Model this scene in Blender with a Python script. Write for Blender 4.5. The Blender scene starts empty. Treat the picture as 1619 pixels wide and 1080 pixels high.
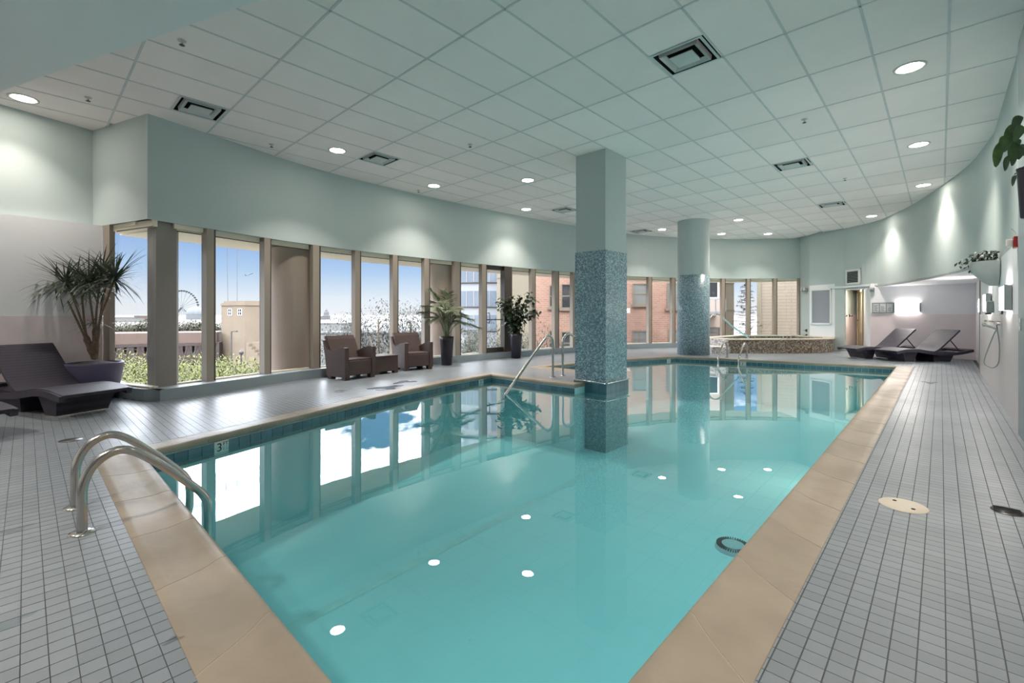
import bpy, bmesh, math, random
from mathutils import Vector, Matrix, geometry
random.seed(7)
PI = math.pi
col = bpy.context.scene.collection
sc = bpy.context.scene

# ------------------------------------------------------------------ camera
F_PX, CX, HY, HC = 722.0, 809.5, 497.0, 1.22      # focal length in px, centre, horizon row, camera height
YAW = math.radians(43.2)
S_, C_ = math.sin(YAW), math.cos(YAW)
cam = bpy.data.cameras.new('camera')
cam.sensor_width = 36.0
cam.lens = F_PX / 1619.0 * 36.0
cam.shift_y = -(540.0 - HY) / 1619.0
cam.clip_start, cam.clip_end = 0.05, 6000
camo = bpy.data.objects.new('camera', cam); col.objects.link(camo)
camo.location = (0, 0, HC)
camo.rotation_euler = (PI / 2, 0, YAW)
sc.camera = camo

# ------------------------------------------------------------------ world, sun, exposure
w = bpy.data.worlds.new('sky'); sc.world = w; w.use_nodes = True
nt = w.node_tree; nt.nodes.clear()
n_out = nt.nodes.new('ShaderNodeOutputWorld'); n_bg = nt.nodes.new('ShaderNodeBackground')
n_tc = nt.nodes.new('ShaderNodeTexCoord'); n_sep = nt.nodes.new('ShaderNodeSeparateXYZ')
n_rmp = nt.nodes.new('ShaderNodeValToRGB')
nt.links.new(n_tc.outputs['Generated'], n_sep.inputs[0])
nt.links.new(n_sep.outputs['Z'], n_rmp.inputs[0])
cr = n_rmp.color_ramp
for pos, c in ((0.0, (0.46, 0.47, 0.49)), (0.03, (0.42, 0.45, 0.49)), (0.085, (0.24, 0.33, 0.46)),
               (0.16, (0.12, 0.21, 0.40)), (0.45, (0.09, 0.18, 0.37))):
    e = cr.elements.new(pos) if pos not in (0.0,) else cr.elements[0]
    e.position = pos; e.color = (*c, 1)
cr.elements.remove(cr.elements[-1]) if cr.elements[-1].position == 1.0 else None
# broken white cloud above a clear band near the horizon (the pool mirrors it)
n_map = nt.nodes.new('ShaderNodeMapping'); n_map.inputs['Scale'].default_value = (1, 1, 2.6); nt.links.new(n_tc.outputs['Generated'], n_map.inputs[0])
n_cl = nt.nodes.new('ShaderNodeTexNoise'); n_cl.inputs['Scale'].default_value = 5.0; n_cl.inputs['Detail'].default_value = 7; n_cl.inputs['Roughness'].default_value = 0.55
nt.links.new(n_map.outputs[0], n_cl.inputs['Vector'])
n_cov = nt.nodes.new('ShaderNodeMapRange'); n_cov.inputs[1].default_value = 0.39; n_cov.inputs[2].default_value = 0.55; nt.links.new(n_cl.outputs[0], n_cov.inputs[0])
n_el = nt.nodes.new('ShaderNodeMapRange'); n_el.inputs[1].default_value = 0.15; n_el.inputs[2].default_value = 0.24; nt.links.new(n_sep.outputs['Z'], n_el.inputs[0])
n_mul = nt.nodes.new('ShaderNodeMath'); n_mul.operation = 'MULTIPLY'; nt.links.new(n_cov.outputs[0], n_mul.inputs[0]); nt.links.new(n_el.outputs[0], n_mul.inputs[1])
n_mix = nt.nodes.new('ShaderNodeMix'); n_mix.data_type = 'RGBA'; n_c2 = nt.nodes.new('ShaderNodeTexNoise'); n_c2.inputs['Scale'].default_value = 11.0; n_c2.inputs['Detail'].default_value = 6; nt.links.new(n_map.outputs[0], n_c2.inputs['Vector'])
n_cr = nt.nodes.new('ShaderNodeMapRange'); n_cr.inputs[1].default_value = 0.36; n_cr.inputs[2].default_value = 0.66; nt.links.new(n_c2.outputs[0], n_cr.inputs[0])
n_cc = nt.nodes.new('ShaderNodeMix'); n_cc.data_type = 'RGBA'; n_cc.inputs[6].default_value = (2.4, 2.9, 3.8, 1); n_cc.inputs[7].default_value = (12.0, 12.1, 12.3, 1)
nt.links.new(n_cr.outputs[0], n_cc.inputs[0]); nt.links.new(n_cc.outputs[2], n_mix.inputs[7])
nt.links.new(n_mul.outputs[0], n_mix.inputs[0]); nt.links.new(n_rmp.outputs[0], n_mix.inputs[6])
nt.links.new(n_mix.outputs[2], n_bg.inputs[0]); n_bg.inputs[1].default_value = 1.08
nt.links.new(n_bg.outputs[0], n_out.inputs[0])

sun = bpy.data.lights.new('sun', 'SUN'); sun.energy = 1.3; sun.angle = 0.01; sun.color = (1, 0.95, 0.87)
suno = bpy.data.objects.new('sun', sun); col.objects.link(suno)
suno.rotation_euler = Vector((-0.5, 0.4, -0.75)).to_track_quat('-Z', 'Y').to_euler()

vs = sc.view_settings
vs.view_transform = 'Standard'; vs.look = 'None'; vs.gamma = 1.0; vs.use_curve_mapping = False
vs.exposure = 0.95
sc.cycles.use_denoising = True
sc.cycles.sample_clamp_indirect = 6.0
sc.cycles.use_adaptive_sampling = True; sc.cycles.adaptive_threshold = 0.03
sc.cycles.max_bounces = 9; sc.cycles.diffuse_bounces = 5; sc.cycles.glossy_bounces = 4
sc.cycles.transparent_max_bounces = 12
sc.cycles.caustics_reflective = False; sc.cycles.caustics_refractive = False
LAMP = 7.8             # watts of each recessed lamp

# ------------------------------------------------------------------ pixel helpers
def W(d, xc): return (-d * S_ + xc * C_, d * C_ + xc * S_)
def G(px, py, z=0.0):
    d = F_PX * (HC - z) / (py - HY); return W(d, (px - CX) / F_PX * d)
def at(px, py, d):
    x, y = W(d, (px - CX) / F_PX * d); return Vector((x, y, HC + (HY - py) / F_PX * d))
def topx(x, y):
    d = -x * S_ + y * C_; return CX + F_PX * (x * C_ + y * S_) / d
def ray_line(px, a, b):
    k = (px - CX) / F_PX; rx, ry = -S_ + k * C_, C_ + k * S_
    dx, dy = b[0] - a[0], b[1] - a[1]
    t = (a[1] * dx - a[0] * dy) / (ry * dx - rx * dy)
    return (rx * t, ry * t)
def zat(py, x, y): return HC + (HY - py) / F_PX * (-x * S_ + y * C_)

# ------------------------------------------------------------------ mesh builder
class MB:
    def __init__(s): s.v = []; s.f = []; s.sm = []
    def face(s, pts, smooth=False):
        n = len(s.v); s.v += [tuple(p) for p in pts]; s.f.append(tuple(range(n, n + len(pts)))); s.sm.append(smooth)
    def grid(s, rows, close=False, smooth=True):
        n = len(s.v); R = len(rows); K = len(rows[0])
        for r in rows: s.v += [tuple(p) for p in r]
        for i in range(R - 1):
            for j in range(K if close else K - 1):
                a = n + i * K + j; b = n + i * K + (j + 1) % K
                s.f.append((a, b, b + K, a + K)); s.sm.append(smooth)
        return s
    def box(s, x0, x1, y0, y1, z0, z1, M=None, bottom=True):
        P = [(x0, y0, z0), (x1, y0, z0), (x1, y1, z0), (x0, y1, z0), (x0, y0, z1), (x1, y0, z1), (x1, y1, z1), (x0, y1, z1)]
        if M is not None: P = [tuple(M @ Vector(p)) for p in P]
        n = len(s.v); s.v += P
        F = [(4, 5, 6, 7), (0, 1, 5, 4), (1, 2, 6, 5), (2, 3, 7, 6), (3, 0, 4, 7)]
        if bottom: F.append((3, 2, 1, 0))
        for f in F: s.f.append(tuple(n + i for i in f)); s.sm.append(False)
        return s
    def prism(s, poly, z0, z1, cap=True, bot=True):
        n = len(s.v); k = len(poly)
        a = sum(poly[i][0] * poly[(i + 1) % k][1] - poly[(i + 1) % k][0] * poly[i][1] for i in range(k))
        if a < 0: poly = list(reversed(poly))
        s.v += [(p[0], p[1], z0) for p in poly] + [(p[0], p[1], z1) for p in poly]
        for i in range(k):
            j = (i + 1) % k; s.f.append((n + i, n + j, n + k + j, n + k + i)); s.sm.append(False)
        if cap: s.f.append(tuple(range(n + k, n + 2 * k))); s.sm.append(False)
        if bot: s.f.append(tuple(reversed(range(n, n + k)))); s.sm.append(False)
        return s
    def tube(s, pts, r, k=10, caps=True):
        pts = [Vector(p) for p in pts]
        rr = r if isinstance(r, (list, tuple)) else [r] * len(pts)
        rows = []; up = None
        for i, p in enumerate(pts):
            t = (pts[min(i + 1, len(pts) - 1)] - pts[max(i - 1, 0)]).normalized()
            if up is None:
                up = t.orthogonal().normalized()
            up = (up - t * up.dot(t))
            up = up.normalized() if up.length > 1e-6 else t.orthogonal().normalized()
            sd = t.cross(up)
            rows.append([p + (up * math.cos(2 * PI * j / k) + sd * math.sin(2 * PI * j / k)) * rr[i] for j in range(k)])
        s.grid(rows, close=True)
        if caps:
            s.face(list(reversed(rows[0]))); s.face(rows[-1])
        return s
    def lathe(s, prof, c=(0, 0, 0), k=24, smooth=True):
        rows = [[(c[0] + r * math.cos(2 * PI * j / k), c[1] + r * math.sin(2 * PI * j / k), c[2] + z) for j in range(k)] for r, z in prof]
        return s.grid(rows, close=True, smooth=smooth)
    def leaf(s, b, d, L, wd, droop=0.3, segs=3, side=None, fold=0.0, shape=None):
        b = Vector(b); d = Vector(d).normalized()
        sd = side if side is not None else d.cross(Vector((0, 0, 1)))
        sd = sd.normalized() if sd.length > 1e-5 else Vector((1, 0, 0))
        rows = []; p = b.copy(); dd = d.copy()
        for i in range(segs + 1):
            t = i / segs
            wv = (shape(t) if shape else (1 - t) ** 0.6 * min(1, 0.45 + 2.2 * t)) * wd * 0.5
            nrm = sd.cross(dd).normalized()
            rows.append([p - sd * wv + nrm * fold * wv, p, p + sd * wv + nrm * fold * wv] if fold else [p - sd * wv, p + sd * wv])
            dd = (dd + Vector((0, 0, -droop / segs))).normalized(); p = p + dd * (L / segs)
        s.grid(rows)
        return s
    def mesh(s, name):
        m = bpy.data.meshes.new(name); m.from_pydata(s.v, [], s.f)
        m.polygons.foreach_set('use_smooth', s.sm); m.update(); return m
    def build(s, name, mat, parent=None, loc=None):
        return obj(name, s.mesh(name), mat, parent, loc)

def obj(name, mesh, mat=None, parent=None, loc=None):
    if mat is not None and not mesh.materials: mesh.materials.append(M[mat] if isinstance(mat, str) else mat)
    o = bpy.data.objects.new(name, mesh); col.objects.link(o)
    if loc is not None: o.location = loc
    if parent is not None: o.parent = parent
    return o
def tag(o, label=None, cat=None, group=None, kind=None):
    if label: o['label'] = label
    if cat: o['category'] = cat
    if group: o['group'] = group
    if kind: o['kind'] = kind
    return o
def thing(name, label, cat, loc=(0, 0, 0), rz=0, group=None, kind=None):
    o = bpy.data.objects.new(name, None); col.objects.link(o)
    o.location = loc; o.rotation_euler = (0, 0, rz); o.empty_display_size = 0.1
    return tag(o, label, cat, group, kind)
def dup(root, loc=None, rz=None, label=None):
    r = root.copy(); col.objects.link(r)
    if loc is not None: r.location = loc
    if rz is not None: r.rotation_euler = (0, 0, rz)
    if label: r['label'] = label
    for ch in list(root.children):
        c = ch.copy(); col.objects.link(c); c.parent = r
        for g in list(ch.children):
            d = g.copy(); col.objects.link(d); d.parent = c
    return r
def bevel(o, w=0.01, seg=2):
    m = o.modifiers.new('bevel', 'BEVEL'); m.width = w; m.segments = seg; m.limit_method = 'ANGLE'; m.angle_limit = math.radians(40)
    return o
def smooth_path(pts, n=6):
    P = [Vector(p) for p in pts]; out = []
    for i in range(len(P) - 1):
        p0, p1, p2, p3 = P[max(i - 1, 0)], P[i], P[i + 1], P[min(i + 2, len(P) - 1)]
        for k in range(n):
            t = k / n
            out.append(0.5 * ((2 * p1) + (p2 - p0) * t + (2 * p0 - 5 * p1 + 4 * p2 - p3) * t * t + (-p0 + 3 * p1 - 3 * p2 + p3) * t ** 3))
    out.append(P[-1]); return out
def text_mesh(s, size, name='text'):
    cu = bpy.data.curves.new(name, 'FONT'); cu.body = s; cu.size = size; cu.align_x = 'CENTER'; cu.align_y = 'CENTER'; cu.extrude = 0.0008
    o = bpy.data.objects.new(name, cu); col.objects.link(o)
    bpy.context.view_layer.update()
    me = bpy.data.meshes.new_from_object(o.evaluated_get(bpy.context.evaluated_depsgraph_get()))
    bpy.data.objects.remove(o); bpy.data.curves.remove(cu); return me

# ------------------------------------------------------------------ materials
M = {}
def lin(c): return tuple(((v / 255) / 12.92 if v / 255 <= 0.04045 else ((v / 255 + 0.055) / 1.055) ** 2.4) for v in c)
def mat(name, c, rough=0.6, metal=0.0, var=0.08, scale=6.0, bump=0.0, bscale=80.0, island=0.0, spec=0.5, c2=None, stretch=None, emit=None, estr=0.0, coat=0.0, rvar=0.0):
    m = bpy.data.materials.new(name); m.use_nodes = True; t = m.node_tree; b = t.nodes['Principled BSDF']
    c = lin(c); c2 = lin(c2) if c2 else tuple(v * (1 - var) for v in c)
    tc = t.nodes.new('ShaderNodeTexCoord'); src = tc.outputs['Object']
    if stretch:
        mp = t.nodes.new('ShaderNodeMapping'); mp.inputs['Scale'].default_value = stretch; t.links.new(src, mp.inputs[0]); src = mp.outputs[0]
    nz = t.nodes.new('ShaderNodeTexNoise'); nz.inputs['Scale'].default_value = scale; nz.inputs['Detail'].default_value = 4; t.links.new(src, nz.inputs['Vector'])
    mr = t.nodes.new('ShaderNodeMapRange'); mr.inputs[1].default_value = 0.35; mr.inputs[2].default_value = 0.65; t.links.new(nz.outputs[0], mr.inputs[0])
    mx = t.nodes.new('ShaderNodeMix'); mx.data_type = 'RGBA'; mx.inputs[6].default_value = (*c, 1); mx.inputs[7].default_value = (*c2, 1)
    t.links.new(mr.outputs[0], mx.inputs[0]); outc = mx.outputs[2]
    if island:
        ge = t.nodes.new('ShaderNodeNewGeometry'); hs = t.nodes.new('ShaderNodeHueSaturation')
        oi = t.nodes.new('ShaderNodeObjectInfo'); ad = t.nodes.new('ShaderNodeMath'); ad.operation = 'ADD'
        fr = t.nodes.new('ShaderNodeMath'); fr.operation = 'FRACT'
        t.links.new(ge.outputs['Random Per Island'], ad.inputs[0]); t.links.new(oi.outputs['Random'], ad.inputs[1]); t.links.new(ad.outputs[0], fr.inputs[0])
        m2 = t.nodes.new('ShaderNodeMapRange'); m2.inputs[3].default_value = 1 - island; m2.inputs[4].default_value = 1 + island
        t.links.new(fr.outputs[0], m2.inputs[0]); t.links.new(m2.outputs[0], hs.inputs['Value']); t.links.new(outc, hs.inputs['Color']); outc = hs.outputs[0]
    t.links.new(outc, b.inputs['Base Color'])
    b.inputs['Roughness'].default_value = rough; b.inputs['Metallic'].default_value = metal; b.inputs['Specular IOR Level'].default_value = spec
    if coat: b.inputs['Coat Weight'].default_value = coat; b.inputs['Coat Roughness'].default_value = 0.15
    if rvar:
        m3 = t.nodes.new('ShaderNodeMapRange'); m3.inputs[3].default_value = rough - rvar; m3.inputs[4].default_value = rough + rvar
        t.links.new(nz.outputs[0], m3.inputs[0]); t.links.new(m3.outputs[0], b.inputs['Roughness'])
    if bump:
        n2 = t.nodes.new('ShaderNodeTexNoise'); n2.inputs['Scale'].default_value = bscale; t.links.new(src, n2.inputs['Vector'])
        bp = t.nodes.new('ShaderNodeBump'); bp.inputs['Strength'].default_value = bump; bp.inputs['Distance'].default_value = 0.01
        t.links.new(n2.outputs[0], bp.inputs['Height']); t.links.new(bp.outputs[0], b.inputs['Normal'])
    if emit: b.inputs['Emission Color'].default_value = (*emit, 1); b.inputs['Emission Strength'].default_value = estr
    M[name] = m; return m
def mosaic(name, cols, scale, rough=0.3):
    m = bpy.data.materials.new(name); m.use_nodes = True; t = m.node_tree; b = t.nodes['Principled BSDF']
    tc = t.nodes.new('ShaderNodeTexCoord'); vo = t.nodes.new('ShaderNodeTexVoronoi'); vo.inputs['Scale'].default_value = scale; vo.inputs['Randomness'].default_value = 0.25
    t.links.new(tc.outputs['Object'], vo.inputs['Vector'])
    sp = t.nodes.new('ShaderNodeSeparateColor'); t.links.new(vo.outputs['Color'], sp.inputs[0])
    rp = t.nodes.new('ShaderNodeValToRGB'); rp.color_ramp.interpolation = 'CONSTANT'; t.links.new(sp.outputs[0], rp.inputs[0])
    while len(rp.color_ramp.elements) > 1: rp.color_ramp.elements.remove(rp.color_ramp.elements[-1])
    for i, c in enumerate(cols):
        e = rp.color_ramp.elements[0] if i == 0 else rp.color_ramp.elements.new(i / len(cols))
        e.position = i / len(cols); e.color = (*lin(c), 1)
    t.links.new(rp.outputs[0], b.inputs['Base Color']); b.inputs['Roughness'].default_value = rough
    M[name] = m; return m
def emis(name, c, s):
    m = bpy.data.materials.new(name); m.use_nodes = True; t = m.node_tree; t.nodes.clear()
    o = t.nodes.new('ShaderNodeOutputMaterial'); e = t.nodes.new('ShaderNodeEmission'); e.inputs[0].default_value = (*c, 1); e.inputs[1].default_value = s
    t.links.new(e.outputs[0], o.inputs[0]); M[name] = m; return m
def glassy(name, tint, f0, rough=0.0, wave=0.0, f90=1.0):
    """clear sheet: straight transmission plus a mirror reflection that grows towards grazing view (Schlick)"""
    m = bpy.data.materials.new(name); m.use_nodes = True; t = m.node_tree; t.nodes.clear()
    o = t.nodes.new('ShaderNodeOutputMaterial'); tr = t.nodes.new('ShaderNodeBsdfTransparent'); tr.inputs[0].default_value = (*tint, 1)
    gl = t.nodes.new('ShaderNodeBsdfGlossy'); gl.inputs['Roughness'].default_value = rough; gl.inputs[0].default_value = (1, 1, 1, 1)
    lw = t.nodes.new('ShaderNodeLayerWeight'); lw.inputs[0].default_value = 0.5; mx = t.nodes.new('ShaderNodeMixShader')
    if wave:
        tc = t.nodes.new('ShaderNodeTexCoord'); nz = t.nodes.new('ShaderNodeTexNoise'); nz.inputs['Scale'].default_value = 2.2; nz.inputs['Detail'].default_value = 2
        t.links.new(tc.outputs['Object'], nz.inputs['Vector'])
        bp = t.nodes.new('ShaderNodeBump'); bp.inputs['Strength'].default_value = wave; bp.inputs['Distance'].default_value = 0.02
        t.links.new(nz.outputs[0], bp.inputs['Height']); t.links.new(bp.outputs[0], gl.inputs['Normal'])
    pw = t.nodes.new('ShaderNodeMath'); pw.operation = 'POWER'; pw.inputs[1].default_value = 5.0 if not wave else 4.0
    ml = t.nodes.new('ShaderNodeMath'); ml.operation = 'MULTIPLY_ADD'; ml.inputs[1].default_value = f90 - f0; ml.inputs[2].default_value = f0; ml.use_clamp = True
    t.links.new(lw.outputs['Facing'], pw.inputs[0]); t.links.new(pw.outputs[0], ml.inputs[0])
    t.links.new(ml.outputs[0], mx.inputs[0]); t.links.new(tr.outputs[0], mx.inputs[1]); t.links.new(gl.outputs[0], mx.inputs[2])
    t.links.new(mx.outputs[0], o.inputs[0]); M[name] = m; return m
def bricks(name, c1, c2, mortar, bw, bh, msize=0.012, rough=0.85, bump=0.3, axis='XZ'):
    m = bpy.data.materials.new(name); m.use_nodes = True; t = m.node_tree; b = t.nodes['Principled BSDF']
    tc = t.nodes.new('ShaderNodeTexCoord'); sp = t.nodes.new('ShaderNodeSeparateXYZ'); cb = t.nodes.new('ShaderNodeCombineXYZ')
    t.links.new(tc.outputs['Object'], sp.inputs[0]); t.links.new(sp.outputs[0], cb.inputs[0]); t.links.new(sp.outputs[2], cb.inputs[1])
    br = t.nodes.new('ShaderNodeTexBrick'); br.inputs['Color1'].default_value = (*lin(c1), 1); br.inputs['Color2'].default_value = (*lin(c2), 1); br.inputs['Mortar'].default_value = (*lin(mortar), 1)
    br.inputs['Scale'].default_value = 1; br.inputs['Mortar Size'].default_value = msize; br.inputs['Brick Width'].default_value = bw; br.inputs['Row Height'].default_value = bh
    t.links.new(cb.outputs[0], br.inputs['Vector']); t.links.new(br.outputs[0], b.inputs['Base Color']); b.inputs['Roughness'].default_value = rough
    M[name] = m; return m

mat('ceil_tile', (253, 242, 239), 0.9, var=0.05, scale=1.3, bump=0.15, bscale=160, island=0.03)
mat('ceil_bar', (218, 218, 218), 0.7)
mat('wall_green', (190, 201, 200), 0.75, var=0.04, scale=0.8)
mat('wall_white', (238, 238, 242), 0.7, var=0.03, scale=0.8)
mat('wall_soffit', (240, 242, 242), 0.7, var=0.03, scale=0.6)
mat('wainscot', (236, 222, 224), 0.45, var=0.06, scale=1.5)
mat('wainscot_pale', (214, 206, 208), 0.45, var=0.04, scale=1.5)
mat('plinth', (150, 162, 168), 0.5, var=0.06, scale=1.5)
mat('grout', (88, 94, 96), 0.8)
mat('floor_tile', (136, 143, 150), 0.34, var=0.12, scale=1.1, island=0.07, spec=0.5, rvar=0.08)
mat('coping', (165, 151, 134), 0.38, var=0.22, scale=2.2, island=0.05, bump=0.12, bscale=25, rvar=0.12)
mat('coping_grout', (196, 184, 168), 0.8)
mat('pool_plaster', (186, 226, 232), 0.8, var=0.05, scale=0.7)
mat('pool_line', (190, 224, 226), 0.8)
mat('pool_tile', (76, 114, 128), 0.25, var=0.15, scale=5, island=0.16)
mat('pool_grout', (120, 150, 155), 0.8)
mat('marker_white', (225, 228, 226), 0.4); mat('marker_black', (18, 20, 24), 0.5, var=0)
mosaic('mosaic_blue', [(106, 131, 146), (128, 155, 167), (169, 192, 201), (115, 144, 151), (144, 171, 178), (97, 117, 135), (183, 203, 210), (131, 158, 167)], 56)
mosaic('mosaic_brown', [(104, 92, 80), (158, 146, 130), (76, 68, 62), (138, 124, 106), (176, 166, 150), (118, 104, 88), (92, 84, 76)], 34)
mosaic('mosaic_light', [(214, 210, 208), (176, 168, 164), (232, 230, 228), (196, 190, 190), (150, 142, 140)], 26)
mat('steel', (196, 192, 188), 0.2, metal=1.0, var=0.1, scale=12)
mat('chrome', (225, 225, 225), 0.08, metal=1.0, var=0.02)
mat('frame', (158, 146, 134), 0.45, var=0.05, scale=2)
mat('frame_dark', (64, 56, 52), 0.4, var=0.08)
mat('head_trim', (238, 226, 204), 0.6, var=0.04)
mat('post_grey', (138, 130, 124), 0.5, var=0.08, scale=0.8)
mat('concrete', (168, 150, 138), 0.7, var=0.08, scale=0.8)
mat('wicker', (60, 55, 72), 0.36, var=0.4, scale=60, bump=0.8, bscale=120, stretch=(1, 1, 3))
mat('wicker_chair', (86, 68, 66), 0.6, var=0.3, scale=70, bump=0.7, bscale=140, stretch=(1, 1, 3))
def weave(name, scale):
    t = M[name].node_tree; b = t.nodes['Principled BSDF']; tc = t.nodes.new('ShaderNodeTexCoord')
    wv = t.nodes.new('ShaderNodeTexWave'); wv.bands_direction = 'X'; wv.inputs['Scale'].default_value = scale; wv.inputs['Distortion'].default_value = 0.6
    t.links.new(tc.outputs['Object'], wv.inputs['Vector'])
    mr = t.nodes.new('ShaderNodeMapRange'); mr.inputs[3].default_value = 0.62; mr.inputs[4].default_value = 1.35; t.links.new(wv.outputs['Fac'], mr.inputs[0])
    hs = t.nodes.new('ShaderNodeHueSaturation'); l = b.inputs['Base Color'].links[0]; t.links.new(l.from_socket, hs.inputs['Color']); t.links.new(mr.outputs[0], hs.inputs['Value']); t.links.new(hs.outputs[0], b.inputs['Base Color'])
weave('wicker', 9.0)
mat('pot_dark', (46, 42, 52), 0.35, var=0.1, scale=4)
mat('pot_bowl', (98, 92, 120), 0.45, var=0.12, scale=3)
mat('pot_white', (205, 206, 202), 0.6, var=0.05)
mat('soil', (110, 104, 104), 0.95, var=0.5, scale=40, bump=0.8, bscale=40)
mat('leaf_dark', (86, 100, 80), 0.45, var=0.35, scale=9, island=0.3)
mat('leaf_palm', (126, 138, 108), 0.45, var=0.35, scale=9, island=0.3)
mat('leaf_fig', (84, 100, 76), 0.35, var=0.35, scale=9, island=0.35)
mat('leaf_ivy', (44, 70, 40), 0.4, var=0.35, scale=9, island=0.3)
mat('leaf_big', (122, 150, 96), 0.35, var=0.3, scale=14, island=0.2)
mat('bark', (132, 112, 94), 0.85, var=0.35, scale=25, bump=0.6, bscale=60)
mat('vent_white', (205, 208, 206), 0.5); mat('vent_dark', (22, 24, 26), 0.8, var=0)
mat('lamp_rim', (212, 208, 200), 0.4); emis('lamp_lens', (1.0, 0.92, 0.80), 30.0)
emis('sconce_glow', (1.0, 0.94, 0.88), 15.0); mat('sconce_metal', (150, 160, 160), 0.4, metal=0.3)
mat('sprinkler', (90, 90, 90), 0.4, metal=0.6)
mat('door_paint', (176, 164, 138), 0.5, var=0.05, scale=1); mat('black', (20, 20, 22), 0.4, var=0)
mat('white_frame', (232, 232, 232), 0.4, var=0.02)
mat('panel_grey', (150, 152, 160), 0.12, var=0.05, scale=1)
mat('paper', (212, 214, 216), 0.6, var=0.03); mat('ink', (110, 114, 122), 0.6, var=0)
mat('red', (150, 30, 36), 0.4); mat('lens_clear', (215, 215, 212), 0.15)
mat('skimmer', (206, 196, 180), 0.5, var=0.06); mat('grate', (96, 96, 96), 0.35, metal=0.8)
mat('drain_white', (170, 190, 196), 0.6)
mat('puddle', (120, 132, 138), 0.05, var=0.1)
glassy('window_glass', (0.97, 0.98, 0.98), 0.02, f90=0.5)
glassy('water', (0.60, 0.88, 0.90), 0.022, wave=0.02)
# outside
mat('ground_far', (119, 116, 111), 0.9, var=0.25, scale=0.02)
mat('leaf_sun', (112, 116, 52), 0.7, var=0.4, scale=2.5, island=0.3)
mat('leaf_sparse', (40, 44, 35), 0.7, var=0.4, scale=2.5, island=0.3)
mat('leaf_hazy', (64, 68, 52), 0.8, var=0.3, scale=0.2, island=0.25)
mat('stone_tower', (114, 101, 86), 0.85, var=0.12, scale=0.6); mat('bridge_red', (53, 40, 38), 0.7, var=0.2, scale=0.8)
mat('bridge_deck', (90, 73, 65), 0.8, var=0.15, scale=0.5); mat('city_white', (103, 103, 101), 0.8, var=0.1, scale=0.05)
mat('city_grey', (80, 80, 80), 0.8, var=0.15, scale=0.05); mat('wheel_white', (87, 90, 94), 0.6)
mat('lamp_post', (61, 57, 53), 0.6); bricks('red_brick', (129, 95, 80), (118, 84, 68), (130, 115, 103), 0.30, 0.11)
mat('sill_stone', (98, 87, 75), 0.8); mat('win_dark', (42, 42, 44), 0.08, var=0.1); mat('win_bright', (101, 101, 98), 0.15, var=0.1)
bricks('siding', (128, 117, 101), (126, 114, 98), (113, 101, 87), 3.0, 0.17, 0.02)
mat('beige_block', (115, 107, 90), 0.8, var=0.06); mat('glass_blue', (105, 112, 121), 0.06, var=0.15, scale=0.5); mat('white_tower', (132, 133, 136), 0.5, var=0.04)
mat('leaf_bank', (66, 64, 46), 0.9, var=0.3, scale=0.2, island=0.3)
mat('conifer', (51, 58, 51), 0.8, var=0.4, scale=3, island=0.3)

# ================================================================== ROOM
CEIL, BH, SILL, NICHE = 4.06, 2.57, 0.163, 2.06
B_CTRL = [(-8.19, 1.18), (-8.41, 1.97), (-8.75, 3.14), (-8.94, 4.2), (-9.04, 5.4), (-9.05, 7.1), (-8.93, 9.3), (-8.57, 12.17), (-7.85, 15.1), (-6.0, 18.04), (-3.84, 19.84)]
BC = [(p.x, p.y) for p in smooth_path([(a, b, 0) for a, b in B_CTRL], 12)]
def tangent(i, P=BC):
    a, b = P[max(i - 1, 0)], P[min(i + 1, len(P) - 1)]; L = math.hypot(b[0] - a[0], b[1] - a[1]); return ((b[0] - a[0]) / L, (b[1] - a[1]) / L)
def boff(s, off):
    """point on the window curve at fractional index s, pushed outwards by off"""
    i = min(int(s), len(BC) - 2); t = s - i
    x = BC[i][0] * (1 - t) + BC[i + 1][0] * t; y = BC[i][1] * (1 - t) + BC[i + 1][1] * t
    ta, tb = tangent(i), tangent(i + 1); tx, ty = ta[0] * (1 - t) + tb[0] * t, ta[1] * (1 - t) + tb[1] * t
    return (x - ty * off, y + tx * off)
def bpx(px, off=0.0):
    lo, hi = 0.0, len(BC) - 1.001
    for _ in range(40):
        m = (lo + hi) / 2
        if topx(*boff(m, off)) < px: lo = m
        else: hi = m
    return lo
def offset_line(P, off):
    out = []
    for i, p in enumerate(P):
        if i == 0 or i == len(P) - 1:
            tx, ty = tangent(i, P); out.append((p[0] - ty * off, p[1] + tx * off))
        else:
            a, b, c = P[i - 1], p, P[i + 1]
            t1 = Vector((b[0] - a[0], b[1] - a[1])).normalized(); t2 = Vector((c[0] - b[0], c[1] - b[1])).normalized()
            n = (Vector((-t1.y, t1.x)) + Vector((-t2.y, t2.x))).normalized(); k = off / max(0.3, n.dot(Vector((-t1.y, t1.x))))
            out.append((b[0] + n.x * k, b[1] + n.y * k))
    return out
def strip(P, off, z0, z1, mb=None):
    mb = mb or MB(); Q = offset_line(P, off)
    rows = [[(P[i][0], P[i][1], z0), (P[i][0], P[i][1], z1), (Q[i][0], Q[i][1], z1), (Q[i][0], Q[i][1], z0)] for i in range(len(P))]
    mb.grid(rows, close=True, smooth=False); mb.face(rows[0]); mb.face(list(reversed(rows[-1])))
    return mb
def wall(name, P, off, z0, z1, m, parent=None):
    o = strip(P, off, z0, z1).build(name, m, parent)
    if parent is None: tag(o, kind='structure')
    return o
def area(P): return sum(P[i][0] * P[(i + 1) % len(P)][1] - P[(i + 1) % len(P)][0] * P[i][1] for i in range(len(P))) / 2
def inside(p, P):
    c = False; j = len(P) - 1
    for i in range(len(P)):
        a, b = P[i], P[j]
        if (a[1] > p[1]) != (b[1] > p[1]) and p[0] < (b[0] - a[0]) * (p[1] - a[1]) / (b[1] - a[1]) + a[0]: c = not c
        j = i
    return c
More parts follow.
